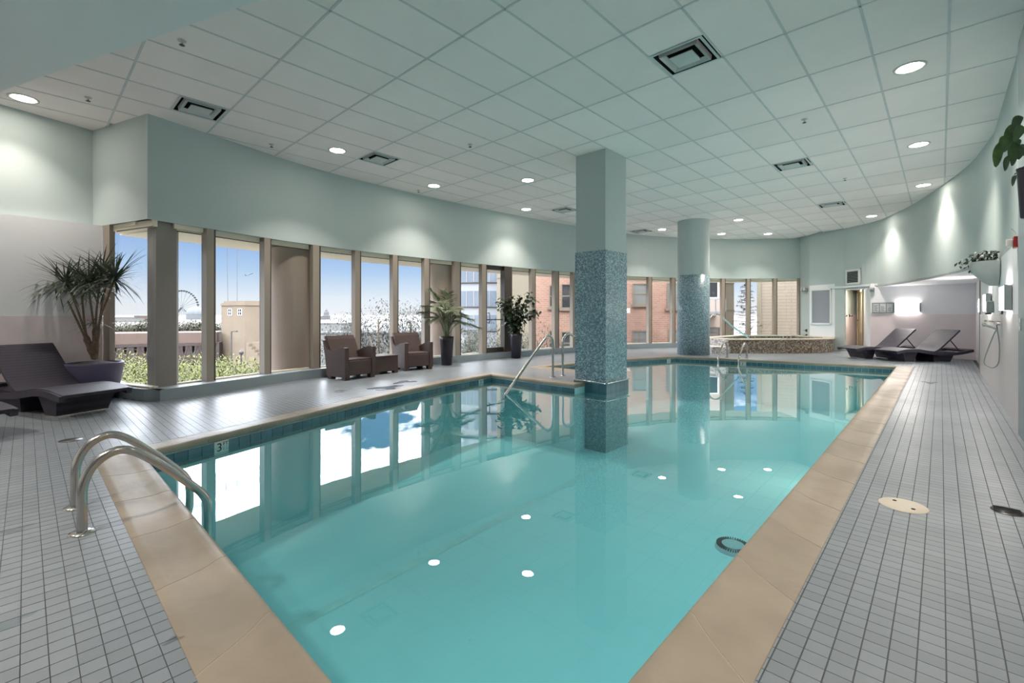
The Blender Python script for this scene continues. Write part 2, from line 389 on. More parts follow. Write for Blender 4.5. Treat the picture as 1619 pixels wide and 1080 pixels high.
def clip_half(poly, a, b, keep_left=True):
    out = []; nx, ny = -(b[1] - a[1]), b[0] - a[0]; s = 1 if keep_left else -1
    f = lambda p: s * ((p[0] - a[0]) * nx + (p[1] - a[1]) * ny)
    for i in range(len(poly)):
        p, q = poly[i], poly[(i + 1) % len(poly)]; fp, fq = f(p), f(q)
        if fp >= 0: out.append(p)
        if fp * fq < 0: t = fp / (fp - fq); out.append((p[0] + (q[0] - p[0]) * t, p[1] + (q[1] - p[1]) * t))
    return out
def seg_dist(p, a, b):
    dx, dy = b[0] - a[0], b[1] - a[1]; t = max(0, min(1, ((p[0] - a[0]) * dx + (p[1] - a[1]) * dy) / (dx * dx + dy * dy)))
    return math.hypot(p[0] - a[0] - dx * t, p[1] - a[1] - dy * t)

# pool outline (inner lip), counter-clockwise, and the outer edge of its coping
POOL = [(-0.75, 0.69), (-0.75, 13.75), (-2.5, 13.36), (-3.8, 13.18), (-5.55, 12.8), (-6.05, 11.3), (-6.5, 9.7), (-6.68, 8.2), (-4.59, 8.2),
        (-4.59, 6.46), (-6.58, 6.40), (-6.42, 5.1), (-6.13, 4.0), (-5.78, 2.9), (-5.4, 1.75), (-5.06, 0.69)]
def offset_closed(P, off):
    n = len(P); out = []
    for i in range(n):
        a, b, c = P[i - 1], P[i], P[(i + 1) % n]
        t1 = Vector((b[0] - a[0], b[1] - a[1])).normalized(); t2 = Vector((c[0] - b[0], c[1] - b[1])).normalized()
        m = Vector((t1.y, -t1.x)) + Vector((t2.y, -t2.x)); m.normalize(); k = off / max(0.35, m.dot(Vector((t1.y, -t1.x))))
        out.append((b[0] + m.x * k, b[1] + m.y * k))
    return out
COPW = 0.30
POUT = offset_closed(POOL, COPW)
if abs(area(POUT)) < abs(area(POOL)): POUT = offset_closed(POOL, -COPW)

RIGHT_X = 0.61
ARC = [(p.x, p.y) for p in smooth_path([(0.61, 10.4, 0), (0.40, 12.2, 0), (-0.03, 14.04, 0), (-0.57, 15.82, 0), (-1.02, 16.96, 0), (-1.44, 17.78, 0), (-2.34, 18.64, 0)], 6)]
UPPER = [(RIGHT_X, -3.0)] + ARC + [(-2.61, 18.7), (-3.44, 19.28)] + list(reversed(BC)) + [(-9.57, 0.71), (-9.28, -0.24), (-8.45, -3.0)]
FLOOR_OUT = [(0.85, -3.1), (0.85, 18.2), (-1.3, 18.3), (-1.6, 21.4), (-2.6, 21.4), (-2.75, 19.0), (-3.5, 19.7)] + list(reversed(offset_line(BC, 0.15))) + [(-9.7, 0.8), (-9.4, -0.3), (-8.55, -3.1)]

# ---- floor: grout bed with a hole for the pool, tiles on it
def holed(outer, holes, z, mb):
    loops = [[Vector((x, y, 0)) for x, y in outer]] + [[Vector((x, y, 0)) for x, y in h] for h in holes]
    flat = [p for l in loops for p in l]; n = len(mb.v); mb.v += [(p.x, p.y, z) for p in flat]
    for t in geometry.tessellate_polygon(loops):
        a, b, c = [flat[i] for i in t]
        if (b - a).cross(c - a).z < 0: t = (t[0], t[2], t[1])
        mb.f.append(tuple(n + i for i in t)); mb.sm.append(False)
mb = MB(); holed(FLOOR_OUT, [POUT], -0.004, mb)
floor = tag(mb.build('floor', 'grout'), kind='structure')
TX, TY, JX, JT = 0.0757, 0.070, 0.0046, 0.0030
PLF = offset_line(BC, -0.05)
DECK = [(0.60, -1.6), (0.60, 17.2), (-1.3, 17.6), (-1.55, 18.6), (-2.5, 18.6)] + list(reversed(PLF)) + [(-9.25, 0.7), (-9.1, -0.3), (-8.8, -1.6)]
cells = []
ix0, ix1 = int(-9.0 / TX) - 1, int(1.06 / TX) + 1
for ix in range(ix0, ix1):
    for iy in range(int(-1.6 / TY), int(19.0 / TY)):
        x0, x1, y0, y1 = -0.438 + ix * TX + TX * 0, 0, 0, 0
        x0 = -0.438 + ix * TX; y0 = 0.408 + iy * TY
        x1, y1 = x0 + TX - JX, y0 + TY - JT
        cxx, cyy = (x0 + x1) / 2, (y0 + y1) / 2
        d = -cxx * S_ + cyy * C_
        if d < 0.9: continue
        k = CX + F_PX * (cxx * C_ + cyy * S_) / d
        if k < -260 or k > 1800: continue
        if not inside((cxx, cyy), DECK): continue
        cs = [(x0, y0), (x1, y0), (x1, y1), (x0, y1)]
        ins = [inside(c, POUT) for c in cs]
        if all(ins): continue
        if any(ins):
            sd = sorted(range(len(POUT)), key=lambda i: seg_dist((cxx, cyy), POUT[i], POUT[(i + 1) % len(POUT)]))[0]
            a, b = POUT[sd], POUT[(sd + 1) % len(POUT)]
            cs = clip_half(cs, a, b, keep_left=(area(POUT) < 0))
            if len(cs) < 3 or abs(area(cs)) < 0.00025: continue
            cells.append((d, cs, False)); continue
        cells.append((d, cs, True))
full = sorted([c for c in cells if c[2] and 0 < F_PX * HC / c[0] + HY < 1085 and -5 < topx(*c[1][0]) < 1624], key=lambda c: c[0])[:300]
fullset = set(id(c) for c in full)
tmb = MB().box(0, TX - JX, 0, TY - JT, -0.004, 0.0, bottom=False); tmesh = tmb.mesh('tile'); tmesh.materials.append(M['floor_tile'])
for c in full:
    o = bpy.data.objects.new('tile', tmesh); col.objects.link(o); o.parent = floor; o.location = (c[1][0][0], c[1][0][1], 0)
mb = MB()
for c in cells:
    if id(c) in fullset: continue
    if c[2]: mb.box(c[1][0][0], c[1][2][0], c[1][0][1], c[1][2][1], -0.004, 0.0, bottom=False)
    else: mb.prism(c[1], -0.004, 0.0, bot=False)
tag(mb.build('tile_field', 'floor_tile', floor), kind='stuff')

# ---- ceiling: back slab, bars and lay-in tiles
mb = MB(); mb.prism([(1.2, -3.5), (1.2, 22.5), (-11.5, 22.5), (-11.5, -3.5)], 4.20, 4.45)
ceiling = tag(mb.build('ceiling', 'ceil_tile'), kind='structure')
GX0, GY0, GDX, GDY = -0.545, 0.845, 0.604, 1.106
tile_full = MB().box(0.012, GDX - 0.012, 0.012, GDY - 0.012, CEIL + 0.004, CEIL + 0.022).mesh('ceiling_tile'); tile_full.materials.append(M['ceil_tile'])
bars = MB()
for i in range(-15, 3):
    x = GX0 + i * GDX
    ys = [y * 0.05 for y in range(-60, 410) if inside((x, y * 0.05), UPPER)]
    if ys: bars.box(x - 0.011, x + 0.011, min(ys), max(ys), CEIL, CEIL + 0.008)
for j in range(-4, 18):
    y = GY0 + j * GDY
    xs = [x * 0.05 for x in range(-200, 14) if inside((x * 0.05, y), UPPER)]
    if xs: bars.box(min(xs), max(xs), y - 0.011, y + 0.011, CEIL, CEIL + 0.007)
bars.build('ceiling_grid', 'ceil_bar', ceiling)
VENTS = [(-2.06, 4.99), (-7.48, 1.65), (-7.48, 4.42), (-7.46, 10.05), (-7.44, 14.4), (-2.06, 9.97), (-2.06, 14.27)]
def vent_tile(i, j):
    x0, y0 = GX0 + i * GDX, GY0 + j * GDY
    return [v for v in VENTS if x0 < v[0] < x0 + GDX and y0 < v[1] < y0 + GDY]
for i in range(-16, 2):
    for j in range(-4, 18):
        x0, y0 = GX0 + i * GDX, GY0 + j * GDY
        cs = [(x0 + .012, y0 + .012), (x0 + GDX - .012, y0 + .012), (x0 + GDX - .012, y0 + GDY - .012), (x0 + .012, y0 + GDY - .012)]
        ins = [inside(c, UPPER) for c in cs]
        if not any(ins) and not inside((x0 + GDX / 2, y0 + GDY / 2), UPPER): continue
        v = vent_tile(i, j)
        if v:
            vx, vy = v[0]; rest = [(y0 + .012, vy - 0.275), (vy + 0.275, y0 + GDY - .012)]
            m2 = MB()
            for a, b in rest:
                if b - a > 0.05: m2.box(cs[0][0], cs[1][0], a, b, CEIL + .004, CEIL + .022)
            m2.build('ceiling_tile', 'ceil_tile', ceiling); continue
        if all(ins):
            o = bpy.data.objects.new('ceiling_tile', tile_full); col.objects.link(o); o.parent = ceiling; o.location = (x0, y0, 0); continue
        P = cs
        for k in range(len(UPPER)):
            a, b = UPPER[k], UPPER[(k + 1) % len(UPPER)]
            mx_, my_ = (a[0] + b[0]) / 2, (a[1] + b[1]) / 2
            if seg_dist((x0 + GDX / 2, y0 + GDY / 2), a, b) < 0.75:
                # only cut by walls that truly cross the cell
                cr_ = [((c[0] - a[0]) * (b[1] - a[1]) - (c[1] - a[1]) * (b[0] - a[0])) for c in cs]
                near = min(seg_dist(c, a, b) for c in cs) < 0.6
                if near and min(cr_) < 0 < max(cr_): P = clip_half(P, a, b, True)
        if len(P) >= 3 and abs(area(P)) > 0.004: MB().prism(P, CEIL + .004, CEIL + .022).build('ceiling_tile', 'ceil_tile', ceiling)
mb = MB(); mb.prism([(-9.1, -1.56), (-2.3, 1.11), (-2.3, -3.0), (-8.5, -3.0)], 3.0, CEIL + 0.1)
mb.build('ceiling_soffit', 'wall_soffit', ceiling)

# ---- walls
wr = wall('wall_right', [(RIGHT_X, -3.0), (RIGHT_X, 10.4)], -0.2, 0, 4.2, 'wall_green')
wall('bulkhead', ARC, -0.12, NICHE, 4.2, 'wall_green', wr)
mb = MB(); mb.prism([(0.61, 10.4)] + ARC[1:] + [(-2.3, 19.2), (0.8, 19.2), (0.8, 10.4)], NICHE - 0.01, NICHE + 0.05); mb.build('bulkhead_soffit', 'wall_white', wr)
wall('lower_wall', [(RIGHT_X, 10.4), (RIGHT_X, 13.8)], -0.2, 0, NICHE, 'wall_white', wr)
wall('lower_wall', [(RIGHT_X - 0.008, 5.0), (RIGHT_X - 0.008, 10.4)], -0.02, 1.22, 2.0, 'wall_white', wr)
wall('wainscot', [(RIGHT_X - 0.012, -2.9), (RIGHT_X - 0.012, 13.8)], -0.03, 0, 1.22, 'wainscot_pale' if 'wainscot_pale' in M else 'wainscot', wr)
wall('wall_recess', [(0.68, 13.8), (0.68, 17.3)], -0.15, 0, NICHE, 'wall_white', wr)
wall('corner_trim', [(RIGHT_X - 0.02, 13.72), (RIGHT_X - 0.02, 13.82)], -0.08, 0, NICHE, 'frame', wr)
wall('pilaster', [(RIGHT_X - 0.035, 5.2), (RIGHT_X - 0.035, 6.93)], -0.05, 0, 3.98, 'plinth', wr)
NB = [(0.70, 17.26), (-1.58, 17.76)]
wf = wall('wall_far', NB, -0.15, 1.22, NICHE, 'wall_white')
wall('wainscot', NB, -0.16, 0, 1.22, 'wainscot', wf)
# vestibule with the door
wall('vestibule_wall', [(-2.585, 18.87), (-2.27, 21.0)], 0.05, 1.22, NICHE + 0.1, 'wall_green', wf)
wall('wainscot', [(-2.585, 18.87), (-2.27, 21.0)], 0.05, 0, 1.22, 'wainscot', wf)
wall('vestibule_wall', [(-1.58, 17.76), (-1.90, 19.36)], -0.12, 0, NICHE + 0.1, 'wall_white', wf)
wall('vestibule_wall', [(-2.20, 20.75), (-2.27, 21.0)], -0.12, 0, NICHE + 0.1, 'wall_white', wf)
mb = MB(); mb.prism([(-1.4, 17.7), (-2.34, 18.6), (-2.7, 18.7), (-2.4, 21.2), (-1.5, 21.2)], NICHE + 0.03, NICHE + 0.1); mb.build('vestibule_ceiling', 'wall_white', wf)
wall('end_panel', [(-2.34, 18.64), (-2.61, 18.7)], -0.12, 0, 4.2, 'wall_green', wf)
wall('end_panel', [(-2.61, 18.7), (-3.44, 19.28)], -0.12, 2.25, 4.2, 'wall_green', wf)
wall('end_panel', [(-2.61, 18.7), (-3.44, 19.28)], -0.12, 0, 2.25, 'wall_white', wf)
wall('end_panel', [(-3.44, 19.28), (-3.84, 19.84)], -0.12, 0, 4.2, 'wall_green', wf)
ww = wall('wall_windows', BC, 0.35, BH, 4.2, 'wall_green')
LF = [(-9.57, 0.71), (-8.19, 1.18)]
wall('bulkhead', LF, 0.35, BH, 4.2, 'wall_green', ww)
OV = strip(offset_line(BC, 0.35), 1.10, 2.52, 3.4)
OV.build('overhang', 'head_trim', ww)
mb = strip(offset_line(LF, 0.35), 0.42, 2.50, 3.4); mb.build('overhang', 'head_trim', ww)
wl = wall('wall_left', [(-8.45, -3.0), (-9.28, -0.24), (-9.57, 0.71)], 0.25, BH - 0.02, 4.2, 'wall_green')
LWL = [(-8.42, -3.0), (-9.18, -0.24), (-9.30, 0.80)]
wall('lower_wall', LWL, 0.25, 1.2, BH, 'wall_white', wl)
wall('wainscot', [(p[0] + 0.008, p[1]) for p in LWL], 0.25, 0, 1.2, 'wainscot', wl)
wb = wall('wall_back', [(RIGHT_X + 0.2, -3.0), (-8.7, -3.0)], 0.2, 0, 4.2, 'wall_white')
# plinth under the windows
PLN = [boff(i, -(0.26 - 0.20 * min(1, i / 55))) for i in range(len(BC))]
PLN[0] = (-7.97, 1.36)
PLO = offset_line(BC, 0.3)
poly = PLN + list(reversed(PLO)) + [(-9.4, 0.95), (-9.28, 0.78), (-8.22, 1.16)]
mb = MB(); n = len(PLN)
rows = [[(PLN[i][0], PLN[i][1], 0), (PLN[i][0], PLN[i][1], SILL), (PLO[i][0], PLO[i][1], SILL), (PLO[i][0], PLO[i][1], -0.4)] for i in range(n)]
mb.grid(rows, smooth=False)
mb.prism([PLN[0], PLO[0], (-9.5, 1.05), (-9.28, 0.78), (-8.20, 1.14)], 0, SILL)
tag(mb.build('trim_1', 'plinth'), kind='structure')

# ---- windows: panes, mullions, head trims
GL = 0.10
MULL = [(323, 341), (415, 429), (492, 507), (559, 571), (619, 630), (669, 680), (717, 729), (760, 770), (839, 847), (875, 884), (904, 911), (936, 943), (968, 975), (1024, 1031), (1061, 1068), (1099, 1106), (1140, 1147), (1180, 1187), (1222, 1229), (1262, 1266)]
ends = [277] + [a for m in MULL for a in m]
bays = [(ends[0], MULL[0][0])] + [(MULL[i][1], MULL[i + 1][0]) for i in range(len(MULL) - 1)]
wn = 0
def seg_box(s0, s1, o0, o1, z0, z1, mb=None, n=3):
    mb = mb or MB()
    inn = [boff(s0 + (s1 - s0) * i / n, o0) for i in range(n + 1)]; out = [boff(s0 + (s1 - s0) * i / n, o1) for i in range(n + 1)]
    rows = [[(*inn[i], z0), (*inn[i], z1), (*out[i], z1), (*out[i], z0)] for i in range(n + 1)]
    mb.grid(rows, close=True, smooth=False); mb.face(rows[0]); mb.face(list(reversed(rows[-1]))); return mb
for k, (a, b) in enumerate(bays):
    s0, s1 = bpx(a, 0.0), bpx(b, 0.0); wn += 1
    if (a, b) == (770, 839):      # the glazed door and the narrow pane beside it
        sj, sk = bpx(797), bpx(809)
        dr = thing('door_1', None, None, (0, 0, 0), kind='structure')
        seg_box(s0, sj, 0.06, 0.13, SILL, SILL + 0.14).build('bottom_rail', 'frame_dark', dr); seg_box(s0, sj, 0.06, 0.13, BH - 0.12, BH).build('top_rail', 'frame_dark', dr)
        seg_box(s0, s0 + 0.12, 0.06, 0.13, SILL, BH).build('stile', 'frame_dark', dr)
        seg_box(sj, sk, -0.02, 0.16, SILL, BH).build('jamb', 'frame_dark', dr)
        seg_box(s0, sj, 0.09, 0.10, SILL + 0.14, BH - 0.12).build('pane', 'window_glass', dr)
        hs = s0 + 0.35; p1 = boff(hs, -0.02); p0 = boff(hs, 0.06)
        MB().tube(smooth_path([(*p0, 1.0), (*p1, 1.0), (*p1, 1.25), (*p0, 1.25)], 4), 0.012, 8).build('handle', 'frame_dark', dr)
        seg_box(s0, sj, 0.07, 0.09, 1.06, 1.085).build('push_bar', 'frame_dark', dr)
        s0 = sk
    root = thing('window_%d' % wn, None, None, (0, 0, 0), kind='structure')
    seg_box(s0 - .02, s1 + (0.14 * (bpx(MULL[k][1]) - s1)), GL, GL + 0.012, SILL, BH - 0.09).build('pane', 'window_glass', root)
    seg_box(s0, s1, GL - 0.02, GL + 0.05, BH - 0.09, BH).build('head_trim', 'head_trim', root)
    seg_box(s0, s1, GL - 0.02, GL - 0.012, BH - 0.105, BH - 0.09).build('head_gasket', 'frame_dark', root)
    seg_box(s0, s1, GL - 0.03, GL + 0.04, SILL, SILL + 0.025).build('sill_bar', 'head_trim', root)
    ma, mc = MULL[k]
    sa, sb = bpx(ma, 0.0), bpx(mc, 0.0); g = sb - (sb - sa) * 0.2
    mu = seg_box(sa + (sb - sa) * .14, g, -0.02, 0.12, SILL, BH).build('mullion', 'frame', root)
    seg_box(g, sb, 0.0, 0.115, SILL, BH).build('gasket', 'frame_dark', mu)
# the corner post and the short window on the left face
post = MB().prism([(-8.24, 1.285), (-8.36, 1.55), (-8.50, 1.60), (-8.51, 1.225)], SILL, BH).build('trim_2', 'post_grey'); tag(post, kind='structure')
lw = thing('window_%d' % (wn + 1), None, None, kind='structure')
pA, pB = ray_line(162.5, *LF), ray_line(178, *LF); pC = ray_line(234, *LF)
def lf_box(a, b, o0, o1, z0, z1):
    n_ = Vector((-(LF[1][1] - LF[0][1]), LF[1][0] - LF[0][0])).normalized()
    return MB().prism([(a[0] + n_.x * o0, a[1] + n_.y * o0), (b[0] + n_.x * o0, b[1] + n_.y * o0), (b[0] + n_.x * o1, b[1] + n_.y * o1), (a[0] + n_.x * o1, a[1] + n_.y * o1)], z0, z1)
lf_box(pA, ray_line(173, *LF), 0.0, 0.07, SILL, BH).build('frame', 'frame', lw)
lf_box(ray_line(172, *LF), pC, 0.06, 0.072, SILL, BH - 0.09).build('pane', 'window_glass', lw)
lf_box(ray_line(172, *LF), pC, 0.05, 0.12, BH - 0.09, BH).build('head_trim', 'head_trim', lw)
lf_box(pB, pC, 0.05, 0.06, BH - 0.105, BH - 0.09).build('head_gasket', 'frame_dark', lw)
lf_box(pB, pC, 0.02, 0.13, SILL, SILL + 0.025).build('sill_bar', 'head_trim', lw)
# daylight portals in the window openings
for s0, s1 in ((2, 22), (22, 42), (42, 62), (62, 82), (82, 100), (100, 118)):
    a, b = boff(s0, 0.22), boff(s1, 0.22); L = math.hypot(b[0] - a[0], b[1] - a[1])
    la = bpy.data.lights.new('daylight_portal', 'AREA'); la.shape = 'RECTANGLE'; la.size = L + 0.1; la.size_y = 2.4; la.cycles.is_portal = True
    lo = bpy.data.objects.new('daylight_portal', la); col.objects.link(lo)
    tx, ty = (b[0] - a[0]) / L, (b[1] - a[1]) / L
    X = Vector((tx, ty, 0)); Z = Vector((-ty, tx, 0)); Y = Z.cross(X)      # emits along -Z, into the room
    mt = Matrix((X, Y, Z)).transposed().to_4x4(); mt.translation = Vector(((a[0] + b[0]) / 2, (a[1] + b[1]) / 2, 1.37)); lo.matrix_world = mt
# round concrete columns just outside the glass
for i, (a, b) in enumerate(((429, 492), (680, 717))):
    s = bpx((a + b) / 2, 0.5); p = boff(s, 0.56); r = (b - a) / 2 / F_PX * (-p[0] * S_ + p[1] * C_) * 0.98
    o = MB().lathe([(r, -6), (r, 2.5)], (p[0], p[1], 0), 32).build('concrete_column', 'concrete')
    tag(o, ['round taupe concrete column outside the glass beside the leftmost armchair', 'round taupe concrete column outside the glass behind the potted palm'][i], 'column')

# ---- columns in the room
ccx0, ccx1, ccy0, ccy1 = -4.80, -4.19, 6.80, 7.50
t = thing('square_column', 'square column clad in blue mosaic standing at the pool edge', 'column', (-4.5, 7.15, 0))
def bxl(x0, x1, y0, y1, z0, z1): return MB().box(x0 + 4.5, x1 + 4.5, y0 - 7.15, y1 - 7.15, z0, z1)
bxl(ccx0, ccx1, ccy0, ccy1, 2.33, CEIL + .06).build('upper_shaft', 'wall_green', t)
bxl(ccx0 - .012, ccx1 + .012, ccy0 - .012, ccy1 + .012, 0.03, 2.33).build('mosaic_cladding', 'mosaic_blue', t)
bs = bxl(ccx0 - .03, ccx1 + .03, ccy0 - .03, ccy1 + .03, -1.2, 0.03).build('base', 'pool_grout', t)
for i in range(5):
    x = ccx0 - .03 + i * 0.134
    bxl(x + .003, x + .131, ccy0 - .036, ccy0 - .03, -0.16, 0.02).build('tile', 'pool_tile', bs)
    y = ccy0 - .03 + i * 0.152
    bxl(ccx1 + .03, ccx1 + .036, y + .003, y + .149, -0.16, 0.02).build('tile', 'pool_tile', bs)
MB().tube(smooth_path([(ccx0 + 4.5, ccy0 - .07 - 7.15, .055), (ccx1 + 4.5 + .03, ccy0 - .07 - 7.15, .045)], 4), 0.012, 8).build('bar', 'chrome', t)
MB().tube([(ccx1 + 4.5 + .07, ccy0 - .04 - 7.15, .045), (ccx1 + 4.5 + .07, ccy1 - 7.15, .05)], 0.012, 8).build('bar', 'chrome', t)
rc = (-5.52, 13.98)
t = thing('round_column', 'round column clad in blue mosaic beside the far pool corner', 'column', (*rc, 0))
MB().lathe([(0.455, 2.40), (0.455, CEIL + .06)], (0, 0, 0), 40).build('upper_shaft', 'wall_green', t)
MB().lathe([(0.40, 0), (0.465, 0), (0.465, 2.40), (0.455, 2.40)], (0, 0, 0), 40).build('mosaic_cladding', 'mosaic_blue', t)

# ================================================================== POOL
WATER, DEEP = -0.105, -1.15
pool = thing('swimming_pool', 'long indoor swimming pool with tan stone coping and blue waterline tiles', 'pool', (-3.5, 7.0, DEEP))
PO = Vector((3.5, -7.0, -DEEP))
def pl(P): return (P[0] + 3.5, P[1] - 7.0)
mb = MB(); n = len(POOL)
for i in range(n):
    a, b = pl(POOL[i]), pl(POOL[(i + 1) % n])
    mb.face([(*b, 0), (*a, 0), (*a, -DEEP - 0.03), (*b, -DEEP - 0.03)])
holed([pl(p) for p in POOL], [], 0.0, mb)
mb.build('basin', 'pool_plaster', pool)
l0, l1 = Vector((*pl((-3.55, 0.9)), 0.003)), Vector((*pl((-3.98, 8.1)), 0.003))
sd = (l1 - l0).cross(Vector((0, 0, 1))).normalized() * 0.05
MB().face([l0 - sd, l1 - sd, l1 + sd, l0 + sd]) or None
m_ = MB(); m_.face([l0 - sd, l0 + sd, l1 + sd, l1 - sd]); m_.build('floor_line', 'pool_line', pool)
# coping stones
PROF = [(0, -0.002), (0.004, 0.0), (0.05, 0.002), (0.12, 0.001), (0.18, 0.004), (0.215, 0.009), (0.24, 0.015), (0.265, 0.019), (0.283, 0.019), (0.295, 0.015), (0.302, 0.006), (0.305, -0.008), (0.304, -0.045), (0.30, -0.05), (0.24, -0.052), (0.005, -0.05), (0, -0.045)]
stone_bed = MB()
for i in range(n):
    i0, i1 = POOL[i], POOL[(i + 1) % n]; o0, o1 = POUT[i], POUT[(i + 1) % n]
    L = math.hypot(i1[0] - i0[0], i1[1] - i0[1])
    cnt = max(1, round(L / 0.585)); gap = 0.0026 / L
    if i == 0: first = (1.85 - 0.69) % 0.585; cuts = [0] + [(first + k * 0.585) / L for k in range(cnt + 1) if first + k * 0.585 < L - 0.1] + [1]
    else: cuts = [k / cnt for k in range(cnt + 1)]
    for k in range(len(cuts) - 1):
        rows = []
        for t_ in (cuts[k] + gap, cuts[k + 1] - gap):
            I = (i0[0] + (i1[0] - i0[0]) * t_, i0[1] + (i1[1] - i0[1]) * t_); O = (o0[0] + (o1[0] - o0[0]) * t_, o0[1] + (o1[1] - o0[1]) * t_)
            rows.append([(*pl((O[0] + (I[0] - O[0]) * u / COPW, O[1] + (I[1] - O[1]) * u / COPW)), z - DEEP) for u, z in PROF])
        m_ = MB(); m_.grid(rows, close=True, smooth=True); m_.face(list(reversed(rows[0]))); m_.face(rows[1])
        m_.build('coping_stone', 'coping', pool)
    rows = []
    for t_ in (0, 1):
        I = (i0[0] + (i1[0] - i0[0]) * t_, i0[1] + (i1[1] - i0[1]) * t_); O = (o0[0] + (o1[0] - o0[0]) * t_, o0[1] + (o1[1] - o0[1]) * t_)
        rows.append([(*pl((O[0] + (I[0] - O[0]) * u / COPW, O[1] + (I[1] - O[1]) * u / COPW)), z - .0016 - DEEP) for u, z in [(0, -.003)] + PROF[1:11] + [(.301, -.01), (.297, -.048)]])
    stone_bed.grid(rows, smooth=False)
stone_bed.build('coping_bed', 'coping_grout', pool)
# waterline tiles on the sides that face the camera
MARK = {14: 0.62, 11: 0.30}
for i in (1, 2, 3, 4, 5, 6, 9, 10, 11, 12, 13, 14):
    a, b = POOL[i], POOL[(i + 1) % n]; L = math.hypot(b[0] - a[0], b[1] - a[1]); tx, ty = (b[0] - a[0]) / L, (b[1] - a[1]) / L
    nx, ny = (-ty, tx)
    if not inside((a[0] + tx * L / 2 + nx * .05, a[1] + ty * L / 2 + ny * .05), POOL): nx, ny = ty, -tx
    cnt = max(1, round(L / 0.128)); wd = L / cnt
    base = MB().prism([pl((a[0] + tx * (0) + nx * .0, a[1])), pl((a[0] + tx * (wd - .004), a[1] + ty * (wd - .004))), pl((a[0] + tx * (wd - .004) + nx * .008, a[1] + ty * (wd - .004) + ny * .008)), pl((a[0] + nx * .008, a[1] + ny * .008))], -0.19 - DEEP, -0.056 - DEEP).mesh('waterline_tile')
    base.materials.append(M['pool_tile'])
    for k in range(cnt):
        o = bpy.data.objects.new('waterline_tile', base); col.objects.link(o); o.parent = pool; o.location = (tx * wd * k, ty * wd * k, 0)
def depth_marker(px, i, word):
    a, b = POOL[i], POOL[(i + 1) % n]; L = math.hypot(b[0] - a[0], b[1] - a[1])
    p = ray_line(px, a, b); tx, ty = (b[0] - a[0]) / L, (b[1] - a[1]) / L
    nx, ny = (-ty, tx)
    if not inside((p[0] + nx * .05, p[1] + ny * .05), POOL): nx, ny, tx, ty = ty, -tx, -tx, -ty
    # seen from inside the pool, reading direction is the one that has the camera's right
    if tx * C_ + ty * S_ < 0: tx, ty = -tx, -ty
    h = MB().prism([pl((p[0] - tx * .07, p[1] - ty * .07)), pl((p[0] + tx * .07, p[1] + ty * .07)), pl((p[0] + tx * .07 + nx * .014, p[1] + ty * .07 + ny * .014)), pl((p[0] - tx * .07 + nx * .014, p[1] - ty * .07 + ny * .014))], -0.185 - DEEP, -0.05 - DEEP).build('depth_marker', 'marker_white', pool)
    h['label'] = 'white depth marker reading 3 FT'
    X = Vector((tx, ty, 0)); Z = Vector((0, 0, 1)); N = X.cross(Z)
    for s_, sz, ox, oz in ((word, 0.12, -0.022, -0.008), ('FT', 0.05, 0.04, 0.022)):
        me = text_mesh(s_, sz); mt = Matrix((X, Z, N)).transposed().to_4x4()
        q = pl((p[0] + nx * .016 + tx * ox, p[1] + ny * .016 + ty * ox)); mt.translation = Vector((q[0], q[1], -0.105 + oz - DEEP))
        me.transform(mt); obj('numeral' if s_ != 'FT' else 'lettering', me, 'marker_black', h)
depth_marker(349, 14, '3'); depth_marker(760, 10, '3'); depth_marker(1057, 4, '3'); depth_marker(1175, 3, '3')
# underwater lights in the right-hand pool wall
emis('pool_lens', (0.95, 1.0, 0.85), 9.0)
for yy in (7.3, 11.9):
    q = pl((-0.75, yy)); m_ = MB(); rows = [[(q[0] - dx, q[1] + r * math.cos(2 * PI * k / 24), .62 + r * math.sin(2 * PI * k / 24)) for k in range(24)] for dx, r in ((0.0, .15), (.02, .15), (.025, .12))]
    m_.grid(rows, close=True); rg = m_.build('pool_light', 'steel', pool)
    m_ = MB(); m_.face([(q[0] - .022, q[1] + .12 * math.cos(-2 * PI * k / 24), .62 + .12 * math.sin(-2 * PI * k / 24)) for k in range(24)]); m_.build('lens', 'pool_lens', rg)
    la = bpy.data.lights.new('pool_beam', 'AREA'); la.shape = 'DISK'; la.size = .22; la.energy = 4; la.color = (1.0, .98, .72)
    lo = bpy.data.objects.new('pool_beam', la); col.objects.link(lo); lo.parent = rg; lo.location = (q[0] - .03, q[1], .62); lo.rotation_euler = (0, math.radians(90), 0)
# main drain on the floor, return fitting in the far wall
dr = Vector((*pl((-1.53, 4.89)), 0))
g = MB().lathe([(0.0, .05), (.10, .05), (.16, .03), (.17, 0.0)], dr, 28).build('drain_cover', 'drain_white', pool)
m_ = MB()
for k in range(40):
    a = 2 * PI * k / 40; m_.box(.105, .155, -.004, .004, .036, .052, Matrix.Translation(dr) @ Matrix.Rotation(a, 4, 'Z'))
m_.build('slot_ring', 'vent_dark', g)
mb = MB()
holed(POOL, [], WATER, mb)
tag(mb.build('pool_water', 'water'), 'still turquoise water filling the swimming pool', 'water', kind='stuff')

